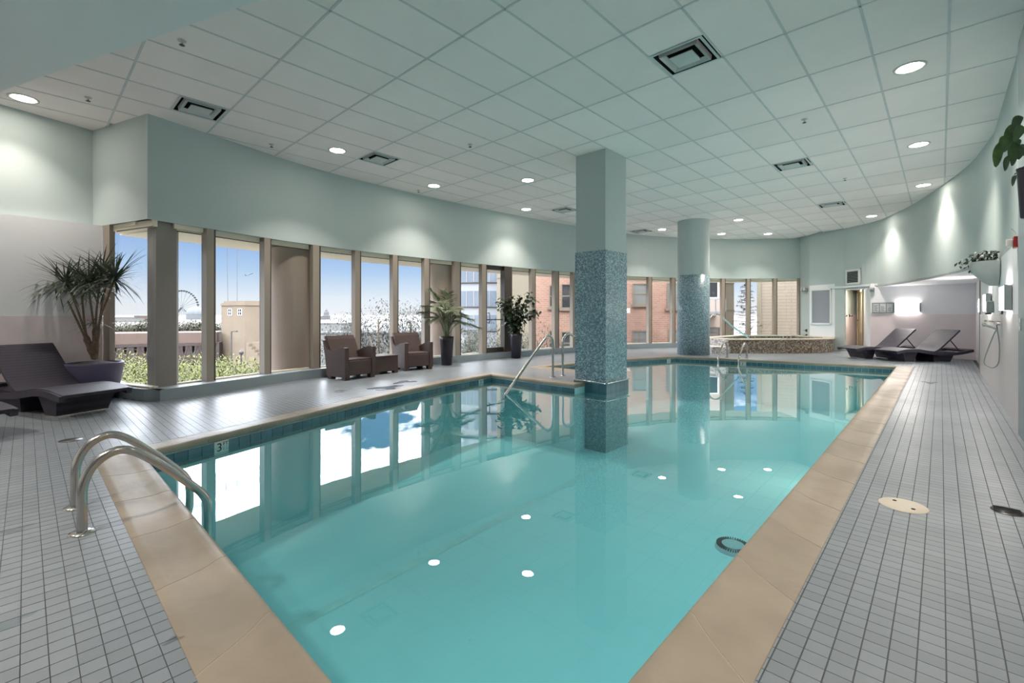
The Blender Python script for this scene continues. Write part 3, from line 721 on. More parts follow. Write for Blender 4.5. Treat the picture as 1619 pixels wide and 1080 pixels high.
# ---- railings
def rail(name, label, cat, paths, group=None, plates=(), r=0.0245, treads=()):
    o0 = Vector(paths[0][0]); o0.z = 0
    t = thing(name, label, cat, o0, group=group)
    for p in paths:
        MB().tube([q - o0 for q in smooth_path(p, 6)], r, 12).build('rail', 'steel', t)
    for p in plates:
        c = Vector(p) - o0; MB().lathe([(0, .014), (.035, .014), (.058, .008), (.06, 0)], c, 20).build('floor_flange', 'steel', t)
    for a, b in treads:
        a, b = Vector(a) - o0, Vector(b) - o0; d = (b - a)
        MB().box(0, d.length, -.03, .03, -.01, .01, Matrix.Translation(a) @ d.to_track_quat('X', 'Z').to_matrix().to_4x4()).build('tread', 'steel', t)
    return t
def ladder_path(x, yb, s=1): return [(x, yb, 0), (x, yb, .13), (x, yb + s * .003, .26), (x, yb + s * .045, .365), (x, yb + s * .13, .425), (x, yb + s * .22, .41), (x, yb + s * .36, .29), (x, yb + s * .50, .14), (x, yb + s * .575, .045), (x, yb + s * .60, -.06), (x, yb + s * .60, -.4), (x, yb + s * .60, -.85)]
rail('pool_ladder', 'polished steel pool ladder with two arched rails on the near left coping', 'ladder',
     [ladder_path(-3.49, .215), ladder_path(-3.98, .215)], plates=[(-3.49, .215, 0), (-3.98, .215, 0)], treads=[((-3.98, .815, z), (-3.49, .815, z)) for z in (-.35, -.62)])
def lad2(x, yb): return [(x, yb - (y - .215) * 1.2, z) for (_, y, z) in ladder_path(x, .215)]
rail('pool_ladder', 'small steel pool ladder at the far edge before the mosaic hot tub', 'ladder',
     [lad2(-4.42, 13.62), lad2(-3.93, 13.72)], plates=[(-4.42, 13.62, 0), (-3.93, 13.72, 0)], treads=[((-4.42, 12.9, -.35), (-3.93, 13.0, -.35))])
rail('handrail', 'long sloping steel handrail running down into the pool left of the square column', 'handrail',
     [[(-5.51, 7.03, 0), (-5.51, 7.03, .4), (-5.51, 7.03, .66), (-5.505, 6.99, .76), (-5.50, 6.90, .81), (-5.48, 6.78, .775), (-5.42, 6.4, .53), (-5.36, 6.0, .255), (-5.29, 5.49, -.10), (-5.26, 5.2, -.3)]], plates=[(-5.51, 7.03, 0)])
rail('handrail', 'steel handrail half hidden behind the square column, sloping away from the camera', 'handrail',
     [[(-5.48, 7.31, 0), (-5.48, 7.31, .4), (-5.48, 7.31, .66), (-5.475, 7.35, .76), (-5.47, 7.44, .82), (-5.45, 7.58, .80), (-5.40, 8.0, .57), (-5.35, 8.4, .30), (-5.30, 8.9, -.06), (-5.28, 9.2, -.3)]], plates=[(-5.48, 7.31, 0)])

# ---- hot tub
HT = [(-5.95, 15.75), (-4.86, 15.0), (-4.42, 15.35), (-2.95, 16.85), (-2.52, 17.75), (-2.62, 18.68), (-3.46, 19.24), (-3.9, 19.7), (-5.6, 18.2)]
HTI = offset_closed(HT, -0.3)
if abs(area(HTI)) > abs(area(HT)): HTI = offset_closed(HT, 0.3)
t = thing('hot_tub', 'raised hot tub clad in brown speckled mosaic below the far windows', 'hot tub', (-4.3, 17.0, 0))
def tl(p): return (p[0] + 4.3, p[1] - 17.0)
m_ = MB(); k_ = len(HT)
for i in range(k_):
    a, b = tl(HT[i]), tl(HT[(i + 1) % k_]); m_.face([(*a, 0), (*b, 0), (*b, .42), (*a, .42)])
    a, b = tl(HTI[i]), tl(HTI[(i + 1) % k_]); m_.face([(*b, 0.1), (*a, 0.1), (*a, .42), (*b, .42)])
m_.build('tub_wall', 'mosaic_brown', t)
m_ = MB(); holed([tl(p) for p in offset_closed(HT, .02 if abs(area(offset_closed(HT, .02))) > abs(area(HT)) else -.02)], [[tl(p) for p in HTI]], .445, m_)
rim = m_.build('rim', 'coping_grout', t); sm_ = rim.modifiers.new('solid', 'SOLIDIFY'); sm_.thickness = 0.03; sm_.offset = -1
m_ = MB(); holed([tl(p) for p in HTI], [], .38, m_); m_.build('tub_water', 'water', t)
m_ = MB(); holed([tl(p) for p in HTI], [], .1, m_); m_.build('tub_floor', 'pool_plaster', t)
m_ = MB(); m_.prism([tl(p) for p in ((-5.99, 15.72), (-4.87, 14.96), (-4.83, 15.0), (-5.95, 15.78))], 0, .43); m_.build('side_cladding', 'mosaic_light', t)
m_ = MB(); m_.prism([tl(p) for p in ((-5.72, 15.35), (-5.15, 14.5), (-4.72, 14.82), (-4.86, 14.98), (-5.6, 15.5))], 0, .21); m_.build('step', 'mosaic_light', t)
m_ = MB(); p = at(1183, 533, 15.2)
for k in range(3): m_.tube([(tl((-3.6 + k * .09, 17.9))[0], tl((0, 16.25 + k * .06))[1], .44), (tl((-3.6 + k * .09, 0))[0], tl((0, 16.25 + k * .06))[1], .53)], .018, 8)
m_.build('tap', 'chrome', t)
b0 = at(1117, 556, 14.1); q1 = at(1119, 512, 14.1); q2 = at(1124, 501, 14.15); q3 = at(1134, 497, 14.3); q4 = at(1143, 503, 14.5); q5 = at(1162, 519, 15.0); q6 = at(1182, 533, 15.5); q7 = at(1186, 541, 15.6)
rail('handrail', 'tall bent steel handrail on the steps of the mosaic hot tub', 'handrail', [[(b0.x, b0.y, 0.0), (b0.x, b0.y, .45), q1, q2, q3, q4, q5, q6, q7]], plates=[(b0.x, b0.y, 0.0)])

# ---- deck fittings
def disc(name, label, cat, c, r, m, sub=None):
    t = thing(name, label, cat, (c[0], c[1], 0)); MB().lathe([(0, .006), (r * .96, .006), (r, .001)], (0, 0, 0), 32).build('lid', m, t); return t
t = disc('skimmer_lid', 'round cream skimmer lid set in the deck beside the right coping', 'lid', (-0.175, 3.83), 0.125, 'skimmer')
for dx, dy in ((-.045, .05), (.05, -.045)): MB().lathe([(0, .008), (.011, .008), (.012, .004)], (dx, dy, 0), 10).build('screw', 'vent_dark', t)
t = disc('floor_drain', 'small round metal floor drain near the right wall', 'drain', (0.30, 4.16), 0.075, 'grate')
for k in range(6): MB().box(-.06, .06, -.055 + k * .02, -.049 + k * .02, .006, .008).build('slot', 'vent_dark', t)
for i, (px, py) in enumerate(((538, 619), (602, 616.5), (112, 696))):
    c = G(px, py); tag(MB().lathe([(0, .004), (.085, .004), (.09, .0)], (c[0], c[1], 0), 20).build('floor_drain', 'grate'),
        ['dark round floor drain in front of the leftmost armchair', 'dark round floor drain in front of the wicker table', 'dark round floor drain behind the near pool ladder'][i], 'drain')

# ================================================================== CEILING FITTINGS
LAMPS = [((-8.80, -0.02), 'recessed ceiling lamp above the left loungers'), ((-7.63, 3.70), 'recessed ceiling lamp beside the second vent along the window wall'),
         ((-8.17, 6.18), 'recessed ceiling lamp near the window wall above the armchairs'), ((-6.38, 7.28), 'recessed ceiling lamp left of the square column, over the pool corner'),
         ((-8.18, 9.27), 'recessed ceiling lamp near the window wall above the leafy potted fig'), ((-0.26, 6.97), 'largest recessed ceiling lamp, nearest along the right wall'),
         ((-0.27, 10.24), 'second recessed ceiling lamp along the right wall'), ((-0.28, 13.53), 'third recessed ceiling lamp along the right wall'),
         ((-1.46, 16.77), 'recessed ceiling lamp above the two far loungers'), ((-4.45, 14.7), 'recessed ceiling lamp just right of the round column'),
         ((-5.65, 16.84), 'recessed ceiling lamp above the left side of the hot tub'), ((-4.46, 17.96), 'recessed ceiling lamp above the right side of the hot tub'),
         ((-6.81, 14.6), 'recessed ceiling lamp left of the round column beside a small vent'),
         ((-0.27, 3.68), 'recessed ceiling lamp outside the view above the skimmer lid'), ((-0.27, 0.4), 'recessed ceiling lamp outside the view above the camera'),
         ((-3.2, -1.2), 'added fill lamp outside the view in the dropped soffit, nearest the camera'), ((-5.4, -1.6), 'added fill lamp outside the view in the middle of the dropped soffit'), ((-7.4, -2.0), 'added fill lamp outside the view in the dropped soffit by the left wall'), ((-4.4, 4.0), None)]  # unseen soffit lamps are added to brighten the near left deck and wall
VEST = (-2.05, 19.6)
lamp_root = None
for (x, y), lab in LAMPS:
    if lab is None: continue
    if lamp_root is None:
        lamp_root = t = thing('recessed_lamp', lab, 'lamp', (x, y, CEIL), group='recessed ceiling lamps')
        MB().lathe([(.118, .02), (.120, -.004), (.148, -.008), (.152, .004)], (0, 0, 0), 32).build('rim', 'lamp_rim', t)
        m_ = MB(); m_.face([(.119 * math.cos(-2 * PI * k / 24), .119 * math.sin(-2 * PI * k / 24), -.001) for k in range(24)]); m_.build('lens', 'lamp_lens', t)
    else: t = dup(lamp_root, (x, y, 3.0 if y < -1 else CEIL), label=lab)
    la = bpy.data.lights.new('lamp_beam', 'AREA'); la.shape = 'DISK'; la.size = 0.22; la.energy = LAMP; la.color = (1.0, 0.905, 0.80); la.spread = math.radians(98)
    lo = bpy.data.objects.new('lamp_beam', la); col.objects.link(lo); lo.parent = t; lo.location = (0, 0, -.006)
t = dup(lamp_root, (VEST[0], VEST[1], NICHE + .03), label='added fill lamp in the low vestibule ceiling before the door')  # lamp added to lighten the otherwise dark vestibule
la = bpy.data.lights.new('lamp_beam', 'AREA'); la.shape = 'DISK'; la.size = 0.2; la.energy = 5; la.color = (1.0, 0.905, 0.80)
lo = bpy.data.objects.new('lamp_beam', la); col.objects.link(lo); lo.parent = t; lo.location = (0, 0, -.01)
VL = ['large ceiling air vent nearest the camera, above the right half of the pool', 'ceiling air vent at the upper left near the wall corner', 'ceiling air vent beside a lamp along the window wall', 'small ceiling air vent just left of the square column',
      'tiny ceiling air vent between the square and round columns', 'ceiling air vent in the middle of the right side ceiling', 'far ceiling air vent above the right end of the pool']
vr = None
for (x, y), lab in zip(VENTS, VL):
    if vr is None:
        vr = t = thing('air_vent', lab, 'vent', (x, y, CEIL), group='ceiling air vents')
        def ring(r0, r1, z0, z1, mm, nm, par):
            m_ = MB(); c = [(-1, -1), (1, -1), (1, 1), (-1, 1)]
            m_.grid([[(a * r0, b * r0, z0) for a, b in c], [(a * r1, b * r1, z1) for a, b in c]], close=True, smooth=False); return m_.build(nm, mm, par)
        ring(.285, .255, -.004, -.006, 'vent_white', 'frame', t)
        MB().box(-.26, .26, -.26, .26, .09, .10).build('duct_back', 'vent_dark', t)
        ring(.256, .256, -.006, .10, 'vent_dark', 'duct_wall', t)
        ring(.205, .155, -.02, .02, 'vent_white', 'louvre', t); ring(.205, .213, -.02, .03, 'vent_white', 'louvre_edge', t)
        MB().box(-.125, .125, -.125, .125, -.022, -.012).build('centre_plate', 'vent_white', t); ring(.125, .10, -.012, .03, 'vent_dark', 'plate_edge', t)
    else: dup(vr, (x, y, CEIL), label=lab)
SL = ['ceiling sprinkler head near the dropped soffit edge', 'ceiling sprinkler head above the left potted dracaena', 'ceiling sprinkler head along the window wall between two vents', 'ceiling sprinkler head over the middle of the pool', 'ceiling sprinkler head by the window wall above the right armchair',
      'ceiling sprinkler head right of the square column', 'ceiling sprinkler head over the right end of the pool']
sr = None
for (x, y), lab in zip([(-5.74, 1.11), (-8.14, .56), (-8.15, 2.81), (-5.73, 5.08), (-8.72, 6.16), (-1.45, 7.77), (-1.46, 11.71)], SL):
    if sr is None:
        sr = t = thing('sprinkler', lab, 'sprinkler', (x, y, CEIL), group='ceiling sprinklers')
        MB().lathe([(.04, 0), (.036, -.008), (0.012, -.01), (.010, -.035), (0, -.035)], (0, 0, 0), 14).build('body', 'lamp_rim', t)
        MB().lathe([(0, -.052), (.024, -.05), (.026, -.046), (0, -.044)], (0, 0, 0), 14).build('deflector', 'sprinkler', t)
        MB().tube([(.009, 0, -.03), (.014, 0, -.04), (.006, 0, -.05)], .003, 6).build('arm', 'sprinkler', t)
    else: dup(sr, (x, y, CEIL), label=lab)

# ================================================================== FURNITURE
def make_lounger(label, loc, axis):
    """axis: horizontal direction from foot end to tail end; origin at the foot end centre on the floor"""
    t = thing('sun_lounger', label, 'lounger', (loc[0], loc[1], 0), math.atan2(axis[1], axis[0]), group='dark woven sun loungers')
    hw = 0.34
    def sweep(P, th, w0=-hw, w1=hw, sm=True):
        P = [Vector((p.x, 0, p.z)) for p in smooth_path([(u, 0, z) for u, z in P], 5)]; rows = []
        for i, p in enumerate(P):
            tg = (P[min(i + 1, len(P) - 1)] - P[max(i - 1, 0)]).normalized(); nn = Vector((-tg.z, 0, tg.x))
            q = p - nn * th; rows.append([(p.x, w0, p.z), (p.x, w1, p.z), (q.x, w1, q.z), (q.x, w0, q.z)])
        m_ = MB(); m_.grid(rows, close=True, smooth=False); m_.face(list(reversed(rows[0]))); m_.face(rows[-1]); return m_
    sweep([(0, .285), (.12, .305), (.35, .335), (.6, .33), (.85, .29), (1.05, .265), (1.12, .265)], .04).build('seat', 'wicker', t)
    for sg in (-1, 1):
        sweep([(0, .275), (.12, .30), (.35, .325), (.6, .315), (.85, .275), (1.1, .25), (1.4, .245), (1.65, .27), (1.95, .33)], .07, sg * hw - .03, sg * hw + .03).build('side_rail', 'wicker', t)
    sweep([(1.84, .30), (1.95, .33)], .05).build('tail_bar', 'wicker', t)
    sweep([(1.0, .275), (1.12, .34), (1.30, .50), (1.46, .65), (1.62, .80), (1.655, .82)], .04, -hw + .02, hw - .02).build('backrest', 'wicker', t)
    for sg in (-1, 1):
        MB().tube([(1.42, sg * .26, .60), (1.70, sg * .26, .27)], .013, 8).build('back_strut', 'wicker', t)
    for (a0, a1, b0, b1) in ((.20, .60, .30, .52), (.98, 1.55, 1.04, 1.46)):
        m_ = MB(); T_ = [(a0, .28), (a1, .28)]; B_ = [(b0, 0), (b1, 0)]
        P = [(b0, -.26, 0), (b1, -.26, 0), (b1, .26, 0), (b0, .26, 0), (a0, -.30, .265), (a1, -.30, .265), (a1, .30, .265), (a0, .30, .265)]
        for f in ((0, 1, 5, 4), (1, 2, 6, 5), (2, 3, 7, 6), (3, 0, 4, 7), (4, 5, 6, 7), (3, 2, 1, 0)): m_.face([P[i] for i in f])
        lg = m_.build('leg', 'wicker', t)
        MB().box(b0 - .004, b1 + .004, -.264, .264, 0, .012).build('foot_strip', 'steel', lg)
    return t
Rv, Fv = (C_, S_), (-S_, C_)
p = W(11.95, 9.76); lr = make_lounger('dark woven sun lounger nearest the right wall at the far end', p, Rv)
p = W(12.74, 9.33); l2 = dup(lr, (p[0], p[1], 0), label='dark woven sun lounger nearest the framed notices at the far end')
T_ = (-.94 * Rv[0] + .35 * Fv[0], -.94 * Rv[1] + .35 * Fv[1]); p = W(5.55, -5.03)
dup(lr, (p[0], p[1], 0), math.atan2(T_[1], T_[0]), label='large dark woven sun lounger in front of the potted dracaena')
p = W(4.22, -5.06); dup(lr, (p[0], p[1], 0), math.atan2(T_[1], T_[0]), label='woven sun lounger cut off by the left picture edge')

def make_armchair(label, loc, rz):
    """local +x = facing direction, origin at the middle of the front on the floor"""
    t = thing('armchair', label, 'armchair', (loc[0], loc[1], 0), rz, group='brown woven armchairs'); hw = .345
    def panel(pts, y0, y1):
        m_ = MB(); k = len(pts); a = [(x, y0, z) for x, z in pts]; b = [(x, y1, z) for x, z in pts]
        for i in range(k): m_.face([a[i], a[(i + 1) % k], b[(i + 1) % k], b[i]])
        m_.face(list(reversed(a))); m_.face(b); return m_
    SP = [(0, .055), (0.0, .60), (-.06, .605), (-.22, .585), (-.38, .53), (-.48, .50), (-.57, .56), (-.66, .72), (-.70, .72), (-.62, .4), (-.56, .055)]
    for sg in (-1, 1):
        y0, y1 = sorted((sg * hw, sg * (hw - .085))); bevel(panel(SP, y0, y1).build('arm', 'wicker_chair', t), .012)
    bevel(MB().box(-.56, -.012, -hw + .08, hw - .08, .08, .36).build('seat_base', 'wicker_chair', t), .02)
    bevel(panel([(-.42, .34), (-.56, .34), (-.71, .80), (-.655, .805), (-.60, .74)], -hw + .045, hw - .045).build('backrest', 'wicker_chair', t), .012)
    bevel(MB().box(-.50, -.02, -hw + .085, hw - .085, .355, .385).build('seat_pad', 'wicker_chair', t), .012)
    for sx in (-.5, -.06):
        for sy in (-.28, .28): MB().box(sx - .05, sx + .05, sy - .05, sy + .05, 0, .085).build('foot', 'wicker_chair', t)
    return t
ac = make_armchair('brown woven armchair left of the low woven table', (-7.98, 4.33), math.radians(8))
dup(ac, (-8.30, 5.88, 0), math.radians(-7), label='brown woven armchair between the low woven table and the potted palm')
t = thing('side_table', 'low square woven side table between the two armchairs', 'table', (-8.52, 5.06, 0), math.radians(2))
bevel(MB().box(-.25, .25, -.27, .27, .05, .355).build('body', 'wicker_chair', t), .012); bevel(MB().box(-.26, .26, -.28, .28, .355, .375).build('top', 'wicker_chair', t), .006)
for sx in (-.2, .2):
    for sy in (-.22, .22): MB().box(sx - .045, sx + .045, sy - .045, sy + .045, 0, .06).build('foot', 'wicker_chair', t)

# ================================================================== PLANTS
def vary(a): return random.uniform(-a, a)
# dracaena in a wide bowl
t = thing('potted_dracaena', 'multi-stemmed dracaena with spiky leaves in a wide grey-violet bowl', 'plant', (-8.86, .68, 0))
MB().lathe([(0, 0), (.20, 0), (.235, .02), (.29, .26), (.325, .50), (.325, .53), (.30, .53), (.29, .47), (0, .47)], (0, 0, 0), 40).build('pot', 'pot_bowl', t)
MB().lathe([(.30, .48), (.2, .52), (.1, .545), (0, .55)], (0, 0, 0), 20).build('soil', 'soil', t)
def rel(px, py, d): return at(px, py, d) - Vector((-8.86, .68, 0))
heads = [((104, 447), 6.45), ((122, 440), 6.75), ((160, 432), 6.55), ((140, 448), 6.35), ((168, 450), 6.7), ((88, 446), 6.65), ((182, 440), 6.3)]
base = rel(150, 566, 6.6)
tr = MB()
fork = {0: [(149, 560), (140, 540), (133, 520)], 1: [(149, 560), (140, 540), (134, 515)], 2: [(150, 560), (152, 530), (152, 500)], 3: [(150, 560), (150, 530), (147, 505)], 4: [(150, 560), (153, 530), (158, 505)], 5: [(148, 560), (138, 542), (128, 520)], 6: [(150, 560), (154, 530), (160, 500)]}
for i, ((hx, hy), d) in enumerate(heads):
    P = [base] + [rel(a, b, 6.6 + (d - 6.6) * k / 3) for k, (a, b) in enumerate(fork[i])] + [rel(hx + (148 - hx) * .25, hy + 22, d), rel(hx, hy, d)]
    P = smooth_path(P, 4); L = len(P)
    MB().tube(P, [(.045 if k < L * .3 else .03 if k < L * .45 else .013) for k in range(L)], 8).build('stem', 'bark', t)
for i, ((hx, hy), d) in enumerate(heads + [((148, 512), 6.5)]):
    c = rel(hx, hy, d); m_ = MB(); small = i == len(heads); nl = 34 if small else 130
    for k in range(nl):
        az = 2 * PI * random.random(); el = random.uniform(-.55, 1.05) if not small else random.uniform(-.2, .6)
        dv = Vector((math.cos(az) * math.cos(el), math.sin(az) * math.cos(el), math.sin(el)))
        Lf = random.uniform(.36, .66) * (.6 if small else 1); tip = c + dv * Lf + Vector((-8.86, .68, 0))
        if tip.x < -9.12 or tip.y > 1.18 + (tip.x + 8.19) * .34 - .06: Lf *= .5; tip = c + dv * Lf + Vector((-8.86, .68, 0))
        if tip.x < -9.12 or tip.y > 1.18 + (tip.x + 8.19) * .34 - .06: continue
        m_.leaf(c + Vector((0, 0, vary(.05))), dv, Lf, .024, droop=random.uniform(.3, .8), segs=4)
    m_.build('leaf_cluster', 'leaf_dark', t)
# palm and fig in tall tapered planters
def tall_pot(t):
    MB().lathe([(0, 0), (.115, 0), (.125, .01), (.165, .60), (.170, .69), (.150, .69), (.148, .64), (0, .64)], (0, 0, 0), 32).build('pot', 'pot_dark', t)
    MB().lathe([(.149, .645), (0, .66)], (0, 0, 0), 16).build('soil', 'soil', t)
px_, py_ = -8.66, 6.93
t = thing('potted_palm', 'feathery palm in a tall dark tapered planter beside the right armchair', 'plant', (px_, py_, 0)); tall_pot(t)
random.seed(11)
fronds = [(690, 468, .1), (670, 484, .0), (712, 474, .3), (735, 498, .1), (757, 518, .2), (680, 458, -.2), (700, 460, .2), (724, 486, -.3), (674, 502, -.1), (686, 508, -.3), (722, 500, .25), (745, 505, -.1), (700, 476, -.45), (708, 464, .0), (692, 486, -.5), (664, 494, .15), (714, 492, -.45), (730, 510, -.2), (683, 476, .3)]
for (fx_, fy_, dd) in fronds:
    tip = at(fx_, fy_, 10.9 + dd) - Vector((px_, py_, 0)); b = Vector((vary(.03), vary(.03), .64))
    mid = (b + tip) / 2 + Vector((0, 0, .20 + .1 * random.random())) - Vector((tip.x, tip.y, 0)) * .12
    P = smooth_path([b, mid, tip], 10); m_ = MB(); m_.tube(P, [.011 * (1 - .75 * k / len(P)) for k in range(len(P))], 6)
    for k in range(7, len(P)):
        tg = (P[min(k + 1, len(P) - 1)] - P[k - 1]).normalized(); sd_ = tg.cross(Vector((0, 0, 1))).normalized()
        for q in range(3):
            pp = P[k - 1].lerp(P[k], q / 3)
            for sg in (-1, 1):
                f = 1 - abs((k / len(P)) - .65)
                m_.leaf(pp, tg * .8 + sd_ * sg * .8 + Vector((0, 0, .2 + vary(.35))), .30 * f, .021, droop=.8, segs=3, side=tg.cross(sd_) * .6 + tg * .5)
    m_.build('frond', 'leaf_palm', t)
px_, py_ = -8.62, 9.35
t = thing('potted_fig', 'bushy leafy fig in a tall dark tapered planter beside the glazed door', 'plant', (px_, py_, 0)); tall_pot(t)
random.seed(5)
tips = [(785, 480), (795, 474), (808, 470), (822, 468), (838, 464), (846, 470), (800, 492), (815, 488), (830, 485), (845, 492), (812, 505), (824, 505), (806, 512), (849, 496), (820, 476)]
for (fx, fy) in tips:
    tip = at(fx, fy, 12.75 + vary(.35)) - Vector((px_, py_, 0)); b = Vector((vary(.05), vary(.05), .64))
    mid = b.lerp(tip, .5) + Vector((0, 0, .12)) - Vector((tip.x, tip.y, 0)) * .18
    P = smooth_path([b, mid, tip], 7); br = MB().tube(P, [.014 * (1 - .7 * k / len(P)) for k in range(len(P))], 6).build('branch', 'bark', t)
    m_ = MB()
    for k in range(60):
        pp = P[random.randint(3, len(P) - 1)] + Vector((vary(.10), vary(.10), vary(.09))); az = 2 * PI * random.random()
        m_.leaf(pp, (math.cos(az), math.sin(az), vary(.7)), random.uniform(.10, .17), .085, droop=.7, segs=3, shape=lambda t_: math.sin(PI * min(1, t_ * .92 + .06)) ** .8)
    m_.build('leaf_cluster', 'leaf_fig', br)
# wall planters
def half_bowl(m_, R, h, tilt=0.0, k=20):
    rows = []
    for i in range(9):
        f = i / 8; r = R * (0.30 + 0.70 * math.sin(f * PI / 2) ** .8); z = -h * (1 - f)
        rows.append([(-r * math.sin(PI * j / k), r * math.cos(PI * j / k), z) for j in range(k + 1)])
    m_.grid(rows); m_.face([(p[0], p[1], p[2]) for p in rows[0]]); m_.face([rows[0][0], rows[-1][0], rows[-1][-1], rows[0][-1]])
    r2 = [(p[0] * .9, p[1] * .9, p[2] - .03) for p in rows[-1]]; m_.grid([rows[-1], r2]); m_.face(r2)
wx = RIGHT_X - .015
t = thing('wall_planter', 'pale half-bowl planter with trailing ivy mounted on the right wall', 'planter', (wx, 9.45, 1.97))
m_ = MB(); half_bowl(m_, .30, .34); m_.build('bowl', 'pot_white', t)
random.seed(3); m_ = MB()
for k in range(260):
    a = random.random() * PI; r = .28 * math.sqrt(random.random()); p = Vector((-r * math.sin(a), r * math.cos(a) * .95, random.uniform(-.02, .17) * (1.1 - r)))
    if random.random() < .5: p += Vector((-random.uniform(.0, .16), random.uniform(-.05, .22), -random.uniform(-.02, .10)))
    az = random.uniform(PI * .4, PI * 1.6)
    m_.leaf(p, (math.cos(az), math.sin(az), vary(.6)), random.uniform(.05, .09), .035, droop=.8, segs=2, shape=lambda t_: math.sin(PI * min(1, t_ * .9 + .08)))
m_.build('ivy', 'leaf_ivy', t)
oo = Vector((.495, 5.2, 1.95))
t = thing('hanging_plant', 'leafy plant with broad oval leaves reaching in at the upper right edge', 'plant', oo)
MB().lathe([(0, 0), (.05, 0), (.055, .01), (.074, .36), (.078, .38), (.068, .38), (.066, .34), (0, .34)], (0, 0, 0), 20).build('pot', 'pot_dark', t)
MB().box(.07, .085, -.03, .03, .1, .34).build('bracket', 'frame_dark', t)
oval = lambda t_: math.sin(PI * min(1, t_ * .93 + .04)) ** .75
LV = [((1588, 222), (1573, 262), .16), ((1612, 196), (1588, 228), .20), ((1606, 212), (1584, 236), .17), ((1615, 222), (1594, 248), .18), ((1598, 246), (1588, 268), .12), ((1612, 240), (1598, 258), .15), ((1618, 186), (1600, 204), .18), ((1608, 278), (1600, 292), .10), ((1622, 205), (1602, 214), .18), ((1625, 232), (1608, 246), .16), ((1590, 215), (1582, 235), .12)]
for i, (a, b, wv) in enumerate(LV):
    d = 3.62 + .10 * math.sin(i * 2.1); pa, pb = at(*a, d) - oo, at(*b, d - .05) - oo
    m_ = MB(); m_.leaf(pa, pb - pa, (pb - pa).length * 1.02, .115 * wv / .17, droop=.12, segs=6, side=(pb - pa).cross(Vector((Fv[0], Fv[1], .35))), fold=.25, shape=oval); m_.build('leaf', 'leaf_big', t)
for b_, c_ in (((1625, 240), (1590, 218)), ((1628, 215), (1608, 200)), ((1622, 262), (1604, 276)), ((1624, 248), (1600, 244))):
    MB().tube(smooth_path([(0, 0, .34), at(*b_, 3.58) - oo, at(*c_, 3.62) - oo], 6), .005, 6).build('stem', 'leaf_big', t)

# ================================================================== WALL FITTINGS
def make_sconce(label, loc, rz):
    """local -x sticks out of the wall, y runs along it"""
    t = thing('wall_sconce', label, 'sconce', loc, rz, group='glowing wall sconces')
    MB().box(-.055, -.004, -.32, .32, -.14, .14).build('diffuser', 'sconce_glow', t)
    for sg in (-1, 1): MB().box(-.06, 0, sg * .335 - .016, sg * .335 + .016, -.148, .148).build('end_cap', 'sconce_metal', t)
    MB().box(-.004, 0, -.33, .33, -.148, .148).build('back_plate', 'sconce_metal', t)
    return t
s1 = make_sconce('glowing wall sconce nearest the camera on the right wall', (wx, 8.12, 1.415), 0)
dup(s1, (wx, 11.15, 1.415), label='glowing wall sconce below the ivy planter on the right wall')
dup(s1, (.675, 14.5, 1.415), label='farthest glowing wall sconce on the right wall by the loungers')
nb = Vector((NB[1][0] - NB[0][0], NB[1][1] - NB[0][1])).normalized(); nbn = Vector((nb.y, -nb.x)); nbn = nbn if nbn.y < 0 else -nbn
p = ray_line(1435, *NB); fs = dup(s1, (p[0] + nbn.x * .002, p[1] + nbn.y * .002, 1.42), math.atan2(-nbn.y, -nbn.x), label='glowing wall sconce on the far wall beside the framed notices'); fs.scale = (1, .86, .86)
# framed notices
pa, pb = ray_line(1379.5, *NB), ray_line(1414, *NB); Lb = math.hypot(pb[0] - pa[0], pb[1] - pa[1]); rz = math.atan2(pb[1] - pa[1], pb[0] - pa[0])
t = thing('notice_board', 'grey framed notice board with three printed sheets on the far wall', 'notice board', (pa[0] + nbn.x * .004, pa[1] + nbn.y * .004, 1.26), rz)
MB().box(0, Lb, -.03, 0, 0, .31).build('frame', 'sconce_metal', t)
for k in range(3):
    x0 = .03 + k * (Lb - .03) / 3; x1 = x0 + (Lb - .03) / 3 - .03; sh = MB().box(x0, x1, -.034, -.03, .03, .28).build('sheet', 'paper', t)
    m_ = MB()
    for q in range(5 - k): m_.box(x0 + .02, x1 - .02 - .02 * (q % 2), -.036, -.034, .06 + q * .04, .075 + q * .04)
    m_.build('print_lines', 'ink', sh)
# door in the vestibule
DV = [(-1.90, 19.36), (-2.20, 20.75)]; rzd = math.atan2(DV[1][1] - DV[0][1], DV[1][0] - DV[0][0]); Ld = math.hypot(DV[1][0] - DV[0][0], DV[1][1] - DV[0][1])
t = thing('door_2', None, None, (*DV[0], 0), rzd, kind='structure')
MB().box(.06, Ld - .06, -.05, 0, 0, 2.0).build('leaf', 'door_paint', t)
for a, b in ((0, .06), (Ld - .06, Ld)): MB().box(a, b, -.1, .04, 0, 2.08).build('frame', 'door_paint', t)
MB().box(0, Ld, -.1, .04, 2.0, 2.08).build('frame', 'door_paint', t)
for sg in (1,): MB().tube(smooth_path([(Ld - .16, 0, 1.0), (Ld - .16, .05, 1.0), (Ld - .3, .06, 1.0)], 4), .012, 8).build('handle', 'black', t)
